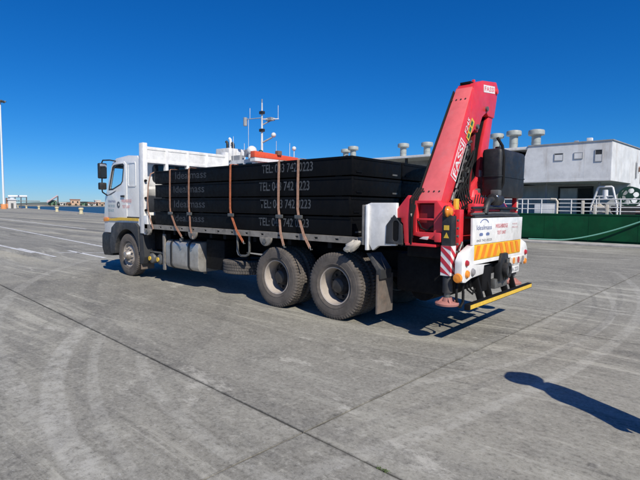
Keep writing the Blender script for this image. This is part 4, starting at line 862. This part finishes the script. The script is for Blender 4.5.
# stabiliser legs, near one striped
for y, nm in ((0.06, 1), (2.40, 2)):
    lg = C(MB().box(1.80, 1.93, y-0.07, y+0.07, 0.88, 1.64), 'stabiliser_leg', 'black', 0.01)
    if nm == 1:
        C(MB().box(1.799, 1.931, y-0.0745, y+0.0715, 0.885, 1.262), 'stripe_ground', 'stripe_w', parent=lg)
        for k in range(4):
            z = 0.80+0.135*k
            cl = [(x, min(1.262, max(0.885, zz))) for x, zz in ((1.7985, z+0.13), (1.9315, z), (1.9315, z+0.07), (1.7985, z+0.20))]
            C(MB().prism(cl, 'y', y-0.077, y-0.0748), 'stripe', 'stripe_r', parent=lg)
            cl = [(yy, min(1.262, max(0.885, zz))) for yy, zz in ((y-0.0775, z), (y+0.0718, z-0.13+0.0), (y+0.0718, z-0.06), (y-0.0775, z+0.07))]
            if max(q_[1] for q_ in cl)-min(q_[1] for q_ in cl) > 0.02: C(MB().prism(cl, 'x', 1.9312, 1.9335), 'stripe', 'stripe_r', parent=lg)
        for z in (1.36, 1.46): C(MB().prism([(1.83, z), (1.90, z), (1.90, z+0.06), (1.83, z+0.06)] if z > 1.4 else [(1.83, z), (1.90, z), (1.865, z+0.07)], 'y', y-0.0735, y-0.0705), 'warning_sticker', 'yellow', parent=lg)
    C(MB().cyl((1.865, y, 0.66), (1.865, y, 0.90), 0.062, 18), 'leg_tube', 'fender', 0.004, parent=lg)
    C(MB().cyl((1.865, y, 0.57), (1.865, y, 0.68), 0.04, 14), 'leg_rod', 'steel', parent=lg)
    C(MB().lathe([(0.0, 0.001), (0.0, 0.145), (0.025, 0.15), (0.035, 0.14), (0.05, 0.07), (0.095, 0.055), (0.095, 0.001)], 'z', (1.865, y, 0.505), 28), 'foot_plate', 'footred', parent=lg)
    for k in range(4):
        a = R(45+90*k); C(MB().prism([(0.05, 0.0), (0.13, 0.0), (0.055, 0.065)], 'y', -0.008, 0.008).xform(Matrix.Translation((1.865, y, 0.54)) @ Matrix.Rotation(a, 4, 'Z')), 'foot_rib', 'footred', parent=lg)
C(MB().prism([(0.05, 1.30), (0.20, 1.30), (0.20, 1.70), (0.05, 1.70)], 'x', 1.79, 1.86), 'leg_clamp', 'red', 0.01)
C(MB().box(1.86, 1.93, 0.22, 0.34, 1.12, 1.72), 'red_post', 'red', 0.012)
for k in range(5): C(MB().cyl((1.93, 0.15, 1.18+0.1*k), (1.95, 0.15, 1.18+0.1*k), 0.016, 8), 'pin', 'steel')
bc = C(MB().lathe([(0.0, 0.07), (0.02, 0.07), (0.03, 0.06), (0.06, 0.045), (0.07, 0.001)], 'x', (1.86, 0.01, 1.69), 18), 'marker_lamp', 'amber')
C(MB().lathe([(-0.03, 0.078), (0.0, 0.078)], 'x', (1.86, 0.01, 1.69), 18), 'lamp_housing', 'black', parent=bc)
C(MB().tube([(1.92, 0.20, 1.10), (1.96, 0.16, 1.20), (1.97, 0.22, 1.30), (1.95, 0.28, 1.22), (1.97, 0.30, 1.12)], 0.014), 'hose_loop', 'steel')
# black oil tank, pump, platform of pipes on the tail
tk = MB().loft([[(x, y, z) for x, y in rrect((1.78+2.06)/2, 1.72, 0.28*sx, 1.02*sy, 0.05, 4)] for z, sx, sy in ((1.90, 0.90, 0.94), (1.94, 1.0, 0.98), (2.53, 1.03, 1.0), (2.575, 0.96, 0.98), (2.59, 0.8, 0.92))])
tko = C(tk, 'oil_tank', 'tankblk', 0.0, smooth=50)
C(MB().plate(rrect(1.92, 1.72, 0.30, 1.04, 0.055, 4), [rrect(1.92, 1.72, 0.284, 1.02, 0.05, 4)], 'z', 2.19, 2.205), 'tank_seam', 'tankblk', parent=tko)
C(MB().cyl((1.92, 1.5, 2.59), (1.92, 1.5, 2.64), 0.06, 14), 'filler_cap', 'black', parent=tko)
C(MB().tube([(2.02, 1.28, 1.95), (2.075, 1.28, 2.1), (2.075, 1.28, 2.45), (2.05, 1.27, 2.62), (1.98, 1.25, 2.74)], 0.02), 'tank_hose', 'hose', parent=tko)
pu = C(MB().cyl((2.0, 1.08, 1.86), (2.0, 1.34, 1.86), 0.085, 18), 'pump', 'black', 0.015)
C(MB().box(1.94, 2.06, 1.16, 1.28, 1.92, 2.0), 'pump_block', 'steel', 0.015, parent=pu); C(MB().tube([(2.0, 1.08, 1.86), (2.0, 0.96, 1.84), (2.0, 0.88, 1.76), (2.0, 0.84, 1.66)], 0.045, 12), 'pump_pipe', 'black', parent=pu)
C(MB().sph((2.05, 1.11, 1.90), 0.03, 10), 'pump_fitting', 'chrome', parent=pu)
for z, x, mt in ((1.66, 2.0, 'steel'), (1.70, 1.96, 'red'), (1.74, 2.0, 'black'), (1.63, 2.03, 'black')): C(MB().tube([(x, 0.42, z), (x, 1.2, z+0.01), (x, 2.1, z)], 0.018), 'pipe', mt)
C(MB().box(1.80, 2.03, 0.36, 2.14, 1.60, 1.625), 'platform', 'chassis')
C(MB().box(1.88, 1.98, 0.55, 1.0, 1.63, 1.80), 'valve_bank', 'red', 0.02); C(MB().box(1.90, 1.99, 1.45, 1.85, 1.64, 1.76), 'control_box', 'black', 0.02)
for k in range(5): C(MB().cyl((1.95, 0.60+0.08*k, 1.80), (1.97, 0.60+0.08*k, 1.92), 0.008, 6), 'control_lever', 'black')
C(MB().box(1.92, 1.99, 2.10, 2.18, 1.62, 1.92), 'red_end_post', 'red', 0.01); C(MB().box(1.99, 1.994, 2.11, 2.17, 1.70, 1.90), 'pale_label', 'cream')

# ------------------------------------------------------------------ green-hulled ship alongside the quay
ship = thing('work_ship', (-2, 25, -3), 'green hulled ship with white deckhouse and mushroom vents moored behind the crane', 'ship')
def S(mb, name, mat, bevel=0, parent=None, **k): return mb.build(name, mat, parent or ship, bevel, **k)
HY = 21.35
hull = S(MB().loft([[(x, y, z) for x, y in ((-20, HY+4), (-17, HY+0.6), (-13, HY+s_), (15, HY+s_), (15, HY+11), (-17, HY+10.5))] for z, s_ in ((-3.4, 0.5), (-1.5, 0.1), (0.55, 0.0))]), 'hull', 'hullgreen')
bw = MB()
bw.loft([[(-13, HY-0.012, 0.2), (-13, HY+0.06, 0.2), (-13, HY+0.06, 1.47), (-13, HY-0.012, 1.47)], [(15, HY-0.012, 0.2), (15, HY+0.06, 0.2), (15, HY+0.06, 1.47), (15, HY-0.012, 1.47)]])
S(bw, 'bulwark', 'hullgreen', parent=hull)
S(MB().box(-13, 15, HY-0.04, HY+0.09, 1.47, 1.515), 'bulwark_cap', 'hullgreen', parent=hull)
for x in (-9.2, -7.1, -5.0, -3.0, -0.9, 1.2, 3.3): S(MB().box(x, x+0.012, HY-0.02, HY-0.012, -0.6, 1.47), 'plate_seam', 'hullgreen', parent=hull)
S(MB().box(-13, 14.5, HY+0.2, HY+10, 0.55, 0.60), 'main_deck', 'deckgreen')
S(MB().box(1.36, 1.75, HY-0.03, HY-0.012, 1.02, 1.26), 'fairlead', 'rust', 0.01)
# deckhouse: upper storey overhanging, lower storey set back
f2 = V((0.103, 0.995))
cx_, cy_ = -0.10, 21.65
upo = [(-4.08, cy_), (cx_, cy_), (cx_+f2.x*14, cy_+f2.y*14), (-4.08, cy_+14)]
upper = S(MB().loft([[(x-(0.62 if i in (0, 3) else 0)*(1-t_), y, z) for i, (x, y) in enumerate(upo)] for z, t_ in ((3.20, 0), (5.17, 1.0))]), 'deckhouse', 'shipwhite')
S(MB().loft([[(x, y, z) for x, y in ((-4.10, cy_-0.04), (cx_+0.05, cy_-0.04), (cx_+f2.x*14+0.05, cy_+f2.y*14), (-4.1, cy_+14))] for z in (5.172, 5.225)]), 'roof_edge', 'shipgrey', parent=upper)
for x in (-3.1, -1.3): S(MB().box(x, x+0.015, cy_-0.003, cy_, 3.31, 5.12), 'wall_seam', 'shipwhite', parent=upper)
S(MB().box(-4.66, cx_+0.0, cy_-0.02, cy_, 3.20, 3.30), 'wall_foot', 'shipwhite', parent=upper)
for x0, x1, z0, z1, op in ((-2.74, -2.30, 4.30, 4.62, 0.2), (-1.80, -1.38, 4.34, 4.68, 0.0), (-0.84, -0.50, 4.16, 4.52, 0.62)):
    wn = S(MB().plate([(x0, z0), (x1, z0), (x1, z1+op*0.4), (x0, z1+op*0.4)], [[(x0+0.03, z0+0.03), (x1-0.03, z0+0.03), (x1-0.03, z1+op*0.4-0.03), (x0+0.03, z1+op*0.4-0.03)]], 'y', cy_-0.03, cy_-0.001), 'window', 'shipgrey', parent=upper)
    S(MB().box(x0+0.03, x1-0.03, cy_-0.026, cy_-0.004, z0+0.03, z1-0.005), 'shutter', 'shipwhite', parent=upper)
    if op: S(MB().box(x0+0.03, x1-0.03, cy_-0.010, cy_-0.002, z1, z1+op*0.4-0.03), 'window_opening', 'shipdark', parent=upper)
# pipes and brackets on the sunlit face
for k, (o, z0, z1) in enumerate(((4.3, 3.5, 4.35), (4.9, 3.9, 4.1), (5.3, 3.3, 4.6))):
    q = V((cx_, cy_))+f2*o; S(MB().tube([(q.x+0.05, q.y, z0), (q.x+0.05, q.y, z1), (q.x-0.02, q.y+0.1, z1+0.1)], 0.045), 'wall_pipe', 'rust' if k % 2 else 'shipgrey', parent=upper)
RD = 3.5
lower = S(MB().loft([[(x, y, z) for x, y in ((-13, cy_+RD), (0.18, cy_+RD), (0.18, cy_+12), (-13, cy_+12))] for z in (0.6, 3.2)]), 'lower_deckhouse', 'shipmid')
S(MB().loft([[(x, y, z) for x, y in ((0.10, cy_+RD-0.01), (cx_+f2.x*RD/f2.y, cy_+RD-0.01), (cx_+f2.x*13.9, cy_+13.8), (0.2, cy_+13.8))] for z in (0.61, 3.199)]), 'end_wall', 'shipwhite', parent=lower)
for x0, x1, mt in ((-3.25, -2.35, 'shipmid'), (-2.30, -1.6, 'shipdark')):
    d_ = S(MB().box(x0, x1, cy_+RD-0.06, cy_+RD-0.002, 0.65, 2.98), 'doorway', mt, parent=lower)
S(MB().plate([(-3.35, 0.62), (-1.5, 0.62), (-1.5, 3.08), (-3.35, 3.08)], [[(-3.27, 0.70), (-1.58, 0.70), (-1.58, 3.0), (-3.27, 3.0)]], 'y', cy_+RD-0.11, cy_+RD-0.07), 'door_frame', 'shipdark', parent=lower)
for x in (-4.7, -0.8, -3.4): S(MB().cyl((x, cy_+1.2, 0.6), (x, cy_+1.2, 3.2), 0.06, 10), 'stanchion', 'shipgrey', parent=lower)
# open shelter aft: long white roof over a dark recess
rf = S(MB().box(-20, -4.12, cy_+0.02, cy_+12, 5.02, 5.17), 'shelter_roof', 'shipwhite', 0.01)
S(MB().box(-19.5, -4.8, cy_+2.2, cy_+10, 3.25, 5.02), 'shelter_wall', 'shipgrey', parent=rf)
for x in (-18.5, -15.2, -12, -8.9, -6.4): S(MB().box(x, x+0.14, cy_+0.2, cy_+0.34, 0.6, 5.02), 'shelter_post', 'shipdark', parent=rf)
S(MB().box(-6.4, -4.75, cy_+0.5, cy_+2.1, 3.25, 5.0), 'recess_shade_box', 'shipdark', parent=rf)  # near-black box added to paint the shade under the roof end
# mushroom vents
def vent(x, y, h, s_=1.0, mt='ventgrey'):
    v_ = S(MB().cyl((x, y, 5.15), (x, y, 5.15+h*0.80), 0.215*s_, 20), 'vent_stem', mt)
    S(MB().lathe([(0.0, 0.23*s_), (0.02, 0.36*s_), (0.05, 0.385*s_), (0.22*s_, 0.385*s_), (0.27*s_, 0.36*s_), (0.30*s_, 0.25*s_), (0.31*s_, 0.001)], 'z', (x, y, 5.15+h*0.72), 24), 'vent_cap', mt, parent=v_)
    S(MB().lathe([(0.0, 0.225*s_), (0.03, 0.225*s_)], 'z', (x, y, 5.17+h*0.30), 20), 'vent_band', mt, parent=v_)
for x, y, h, s_ in ((-17.6, 22.6, 0.95, 0.95), (-16.6, 22.2, 1.05, 1.0), (-12.6, 22.6, 0.95, 1.0), (-10.8, 22.6, 0.86, 1.0), (-6.2, 22.6, 1.02, 1.0), (-5.22, 22.6, 1.10, 1.08), (-4.22, 23.3, 1.15, 1.05), (-3.98, 22.6, 0.98, 1.12)): vent(x, y, h, s_)
fl = S(MB().box(-1.30, -1.05, 21.9, 22.15, 5.22, 5.42), 'roof_floodlight', 'shipwhite', 0.02); S(MB().box(-1.9, -1.7, 22.0, 22.1, 5.22, 5.34), 'roof_bracket', 'shipgrey', 0.01)
# rails on the bulwark
def rail(x0, x1, zs, posts, mt='shipwhite'):
    r_ = S(MB().cyl((x0, HY+0.03, zs[0]), (x1, HY+0.03, zs[0]), 0.030, 8), 'hand_rail', mt)
    for z in zs[1:]: S(MB().cyl((x0, HY+0.03, z), (x1, HY+0.03, z), 0.022, 8), 'rail_bar', mt, parent=r_)
    for x in posts: S(MB().cyl((x, HY+0.03, 1.50), (x, HY+0.03, zs[0]), 0.032, 8), 'rail_post', mt, parent=r_)
rail(-1.15, 4.5, (2.26, 2.06, 1.86, 1.66), (-0.62, 0.42, 1.30, 2.2, 3.1, 4.0))
rail(-2.36, -1.15, (2.26, 2.06, 1.86, 1.66), (-1.75,))
rail(-9.0, -2.45, (2.28, 2.02, 1.76), (-8.2, -7.2, -6.2, -5.2, -4.2, -3.9, -3.2))
S(MB().tube([(-2.75, HY+0.03, 2.28), (-2.50, HY+0.03, 2.27), (-2.42, HY+0.03, 2.16), (-2.42, HY+0.03, 1.50)], 0.055), 'rail_bend', 'cream')
S(MB().box(-3.55, -2.48, HY+0.02, HY+0.08, 1.52, 2.04), 'white_screen', 'shipwhite', 0.01)
for x in (-1.28, -0.74, -0.20): S(MB().box(x, x+0.13, HY-0.0, HY+0.12, 1.51, 2.20 if x < -1 else 2.0), 'fairlead_post', 'cream', 0.015)
# A-frame, hose reel, machinery on deck
af = S(MB().tube([(-0.95, 21.9, 0.6), (-0.95, 21.9, 1.9), (-0.66, 21.9, 2.86), (-0.60, 21.9, 2.90), (-0.08, 21.9, 2.90), (-0.02, 21.9, 2.86), (0.20, 21.9, 1.9), (0.22, 21.9, 0.6)], 0.05, 10), 'gantry_frame', 'shipwhite')
S(MB().cyl((-0.80, 21.9, 2.42), (0.10, 21.9, 2.42), 0.03, 8), 'gantry_bar', 'shipwhite', parent=af)
S(MB().cyl((-0.35, 22.0, 2.3), (-0.35, 22.0, 2.75), 0.14, 14), 'gantry_light', 'shipwhite', parent=af)
reel = S(MB().plate(circ(0.62, 2.42, 0.50, 28), [circ(0.62+0.29*math.cos(a), 2.42+0.29*math.sin(a), 0.13, 10) for a in [k*math.pi/3+0.3 for k in range(6)]], 'y', 22.4, 22.46), 'winch_reel', 'deckgreen')
S(MB().cyl((0.62, 22.46, 2.42), (0.62, 23.2, 2.42), 0.10, 18), 'reel_drum', 'deckgreen', parent=reel); S(MB().plate(circ(0.62, 2.42, 0.50, 28), [circ(0.62, 2.42, 0.43, 24)], 'y', 23.2, 23.26), 'reel_flange', 'deckgreen', parent=reel)
S(MB().box(0.3, 1.0, 22.5, 23.15, 0.6, 1.95), 'reel_stand', 'deckgreen', 0.03, parent=reel)
S(MB().loft([[(x, y, z) for x, y in rrect(1.75, 22.3, 1.0*s_, 0.7*s_, 0.15)] for z, s_ in ((2.02, 0.9), (2.1, 1.0), (2.28, 1.0), (2.40, 0.7))]), 'teal_cover', 'teal')
S(MB().box(-0.1, 2.6, 22.0, 22.5, 0.6, 1.95), 'deck_machinery', 'shipdark', 0.05); S(MB().prism([(-0.9, 1.5), (-0.55, 2.1), (-0.2, 1.8), (0.1, 1.5)], 'y', 21.6, 21.75), 'deck_casting', 'cream', 0.03)
S(MB().cyl((-0.45, 21.7, 2.1), (0.05, 21.7, 1.75), 0.03, 8), 'lever', 'shipdark'); S(MB().box(1.0, 2.4, 21.7, 21.9, 1.5, 1.72), 'rust_channel', 'rust', 0.02)
# green mooring rope
pts = []
for i in range(25):
    f = i/24; pts.append((1.55-3.75*f, 21.26-0.30*f, 1.16*(1-f)**1.55+0.16))
mr = thing('mooring_rope', (-2.2, 20.8, 0.15), 'green mooring rope sagging from the green hull to the quay edge', 'rope')
MB().tube(pts + [(-2.9, 20.9, 0.15), (-3.6, 20.75, 0.15)], 0.035, 8).build('strand', 'rope', mr)

# ------------------------------------------------------------------ second ship beyond the truck
s2 = thing('harbour_vessel', (-38, 32, -3), 'white vessel with orange-red bridge top and mast seen above the black blocks', 'ship')
def Q(mb, name, mat, bevel=0, parent=None, **k): return mb.build(name, mat, parent or s2, bevel, **k)
Q(MB().loft([[(x, y, z) for x, y in ((-60, 30), (-56, 27.6), (-30, 27.6), (-22, 31), (-30, 36), (-56, 36))] for z in (-3.4, 2.2)]), 'hull', 'orangered')
sup = Q(MB().box(-46, -34.0, 28.2, 36, 2.2, 6.9), 'superstructure', 'shipwhite')
fas = Q(MB().prism([(27.4, 6.95), (34.0, 6.95), (34.0, 7.40), (27.4, 7.60)], 'x', -34.3, -33.6), 'bridge_fascia', 'orangered', 0.03)
Q(MB().box(-34.4, -33.65, 27.45, 34.0, 6.55, 6.95), 'bridge_eave', 'shipwhite', parent=fas)
for k in range(8): Q(MB().box(-33.99, -33.95, 28.5+k*0.95, 29.3+k*0.95, 5.7, 6.4), 'bridge_window', 'darkglass', parent=sup)
for k in range(7): Q(MB().box(-45+k*1.5, -44+k*1.5, 28.15, 28.2, 5.9, 6.5), 'side_window', 'darkglass', parent=sup)
Q(MB().box(-46, -38.6, 28.1, 36, 6.9, 7.0), 'roof', 'shipgrey', parent=sup)
Q(MB().box(-40.6, -37.2, 28.3, 29.0, 6.9, 7.45), 'dark_screen', 'shipgrey', parent=sup)
fu = Q(MB().prism([(-41.3, 6.9), (-38.7, 6.9), (-38.75, 8.35), (-41.15, 8.38)], 'y', 28.0, 30.4), 'funnel', 'shipwhite', 0.05)
for x, z, mt in ((-40.55, 9.2, 'black'), (-39.95, 9.5, 'shipwhite'), (-39.45, 8.95, 'black')): Q(MB().tube([(x, 29.2, 8.3), (x, 29.2, z-0.2), (x-0.05, 29.2, z), (x-0.2, 29.15, z+0.15)], 0.16, 10), 'exhaust_pipe', mt, parent=fu)
Q(MB().sph((-35.0, 28.2, 7.75), 0.55, 18), 'radar_dome', 'shipwhite'); Q(MB().cyl((-35.0, 28.2, 6.9), (-35.0, 28.2, 7.5), 0.4, 14), 'dome_base', 'shipwhite')
Q(MB().box(-36.4, -35.3, 28.3, 29.2, 7.2, 8.0), 'roof_locker', 'shipgrey', 0.05); Q(MB().sph((-34.0, 28.6, 7.55), 0.28, 12), 'green_float', 'deckgreen')
mx, my = -34.6, 29.3
ms = Q(MB().cyl((mx, my, 6.9), (mx, my, 13.0), 0.14, 12, 0.07), 'mast', 'shipwhite')
Q(MB().cyl((mx, my, 12.2), (mx, my, 13.4), 0.06, 8), 'mast_top', 'shipgrey', parent=ms)
Q(MB().cyl((mx-1.9, my-0.9, 11.3), (mx, my, 11.4), 0.05, 8), 'yard_arm', 'shipgrey', parent=ms); Q(MB().cyl((mx, my, 10.6), (mx+0.9, my+0.9, 11.3), 0.07, 8), 'yard_brace', 'shipgrey', parent=ms)
Q(MB().cyl((mx, my, 11.25), (mx+1.6, my+1.0, 11.25), 0.06, 8), 'yard_arm', 'shipwhite', parent=ms); Q(MB().box(mx+0.3, mx+1.1, my+0.3, my+0.9, 11.1, 11.4), 'radar_scanner', 'shipgrey', parent=ms)
Q(MB().cyl((mx-1.8, my-0.85, 10.6), (mx-1.8, my-0.85, 11.5), 0.22, 8), 'antenna_drum', 'shipgrey', parent=ms)
Q(MB().cyl((mx, my, 8.7), (mx+0.9, my+0.7, 9.3), 0.10, 8), 'light_arm', 'shipgrey', parent=ms); Q(MB().sph((mx+1.0, my+0.8, 9.55), 0.28, 10), 'searchlight', 'shipwhite', parent=ms)
for z in (9.9, 11.8): Q(MB().box(mx-0.25, mx+0.25, my-0.2, my+0.2, z, z+0.3), 'mast_lamp', 'black', parent=ms)
for x, y, z0, z1 in ((-38.3, 28.3, 6.9, 9.6), (-33.9, 30.8, 7.4, 9.0), (-33.9, 32.9, 7.3, 9.0), (-36.5, 28.4, 6.9, 8.7), (-35.8, 28.4, 6.9, 11.2), (mx+1.5, my+1.0, 11.2, 12.7), (mx-1.3, my-0.6, 11.3, 12.5)): Q(MB().cyl((x, y, z0), (x, y, z1), 0.025, 6), 'whip_antenna', 'shipwhite')
Q(MB().cyl((-33.9, 33.6, 7.3), (-33.9, 33.6, 8.3), 0.05, 6), 'dome_post', 'shipwhite'); Q(MB().sph((-33.9, 33.6, 8.45), 0.26, 10), 'small_dome', 'shipwhite'); Q(MB().box(-33.9, -33.4, 30.6, 31.2, 7.4, 7.9), 'roof_box', 'rust', 0.05)

# ------------------------------------------------------------------ person just outside the frame whose shadow falls on the concrete
PF = V((4.735, -1.29, 0))
per = thing('person', tuple(PF), 'standing person in navy shirt, jeans and wide-brimmed hat, right of the view', 'person')
td = (V((-0.408, -0.913, 0))*0.62 + V((0.913, -0.408, 0))*0.78).normalized()      # the person stands turned partly from the sun
fd = V((td.y, -td.x, 0))
def W(a, f, z): return PF + td*a + fd*f + V((0, 0, z))
def skin(name, nodes, edges, mat, parent, sub=2):
    me = bpy.data.meshes.new(name); me.from_pydata([tuple(W(*n[:3])) for n in nodes], edges, []); me.materials.append(MAT[mat])
    o = link(name, me, parent); mo = o.modifiers.new('Skin', 'SKIN'); lay = me.skin_vertices[0]
    for i, n in enumerate(nodes): lay.data[i].radius = (n[3], n[3]); lay.data[i].use_root = i == 0
    o.modifiers.new('Subdivision', 'SUBSURF').render_levels = sub; o.modifiers[-1].levels = sub
    return o
N = [(0, 0, 0.98, 0.155), (0, 0, 1.15, 0.15), (0, 0, 1.30, 0.165), (0, 0, 1.43, 0.10), (0, 0.01, 1.50, 0.115), (0, 0.03, 1.58, 0.105), (0, 0.03, 1.66, 0.090), (0, 0.02, 1.74, 0.06),
     (-0.09, 0, 0.86, 0.105), (-0.10, 0.01, 0.50, 0.068), (-0.11, -0.02, 0.09, 0.045), (-0.12, 0.12, 0.03, 0.035), (0.09, 0, 0.86, 0.105), (0.10, 0.01, 0.50, 0.068), (0.11, -0.02, 0.09, 0.045), (0.12, 0.12, 0.03, 0.035),
     (-0.17, 0, 1.40, 0.062), (-0.21, -0.01, 1.13, 0.046), (-0.20, 0.06, 0.90, 0.036), (-0.20, 0.08, 0.82, 0.034), (0.17, 0, 1.40, 0.062), (0.21, -0.01, 1.13, 0.046), (0.20, 0.06, 0.90, 0.036), (0.20, 0.08, 0.82, 0.034)]
E_ = [(0,1),(1,2),(2,3),(3,4),(4,5),(5,6),(6,7),(0,8),(8,9),(9,10),(10,11),(0,12),(12,13),(13,14),(14,15),(2,16),(16,17),(17,18),(18,19),(2,20),(20,21),(21,22),(22,23)]
t = NT('skin_shirt_and_jeans'); sz_ = t.n('ShaderNodeSeparateXYZ'); t.l(t.pos(), sz_.inputs[0]); hz_ = sz_.outputs['Z']
cc_ = t.mix(t.math('GREATER_THAN', hz_, 0.93), (0.05, 0.07, 0.12), (0.03, 0.05, 0.10)); cc_ = t.mix(t.math('GREATER_THAN', hz_, 1.485), cc_, (0.45, 0.28, 0.20))
t.l(cc_, t.b.inputs['Base Color']); t.b.inputs['Roughness'].default_value = 0.85; MAT['person'] = t.m
skin('body', N, E_, 'person', per)
for sgn in (-1, 1): MB().sph(W(sgn*0.20, 0.08, 0.81), 0.042, 10, 1.2).build('palm', 'skin', per)
for sgn in (-1, 1):
    skin('shoe', [(sgn*0.11, -0.05, 0.05, 0.045), (sgn*0.115, 0.03, 0.045, 0.048), (sgn*0.12, 0.15, 0.035, 0.036)], [(0,1),(1,2)], 'black', per, 1)
    MB().sph(W(sgn*0.034, 0.108, 1.645), 0.012, 8).build('eye', 'hair', per)
    MB().sph(W(sgn*0.092, 0.025, 1.63), 0.025, 8).build('ear', 'skin', per)
MB().box(-0.025, 0.025, -0.004, 0.004, -0.005, 0.005).xform(Matrix.Translation(W(0, 0.108, 1.575)) @ Matrix.Rotation(math.atan2(td.y, td.x), 4, 'Z')).build('mouth', 'redtext', per)
MB().sph(W(0.0, -0.005, 1.675), 0.102, 14, 1.0).build('hair', 'hair', per)
MB().sph(W(0, 0.12, 1.645), 0.02, 8).build('nose', 'skin', per)
MB().lathe([(0.0, 0.10), (-0.004, 0.10), (-0.022, 0.186), (-0.014, 0.190), (0.004, 0.112), (0.09, 0.095), (0.115, 0.07), (0.12, 0.001)], 'z', W(0, 0.02, 1.745), 28).build('hat', 'cream', per)
for sgn in (-1, 1):
    for k in range(5):
        L = (0.055, 0.075, 0.085, 0.078, 0.06)[k]; f0 = 0.045+0.018*k; z0 = 0.80 if k else 0.84
        skin('finger', [(sgn*0.20, f0, z0, 0.009), (sgn*0.197, f0+0.004, z0-L*0.55, 0.0085), (sgn*0.185, f0+0.008, z0-L, 0.008)], [(0,1),(1,2)], 'skin', per, 1)
# small weed in the slab joint
wq = gnd(383, 470); wd_ = thing('weed', (wq.x, wq.y, 0), 'small green weed growing in the slab joint near the bottom edge', 'weed')
wmb = MB()
for k in range(70):
    b = V((wq.x+random.uniform(-0.05, 0.05), wq.y+0.004+random.uniform(-0.008, 0.008), -0.01)); d = V((random.uniform(-1, 1), random.uniform(-1, 1), random.uniform(0.25, 1))).normalized(); L = random.uniform(0.010, 0.026); sd = d.orthogonal().normalized()*0.004
    wmb.add([b-sd, b+sd, b+d*L*0.7+sd*1.2, b+d*L, b+d*L*0.7-sd*1.2], [(0,1,2,3,4)])
wmb.build('leaves', 'weed', wd_)
sc.cycles.use_denoising = True
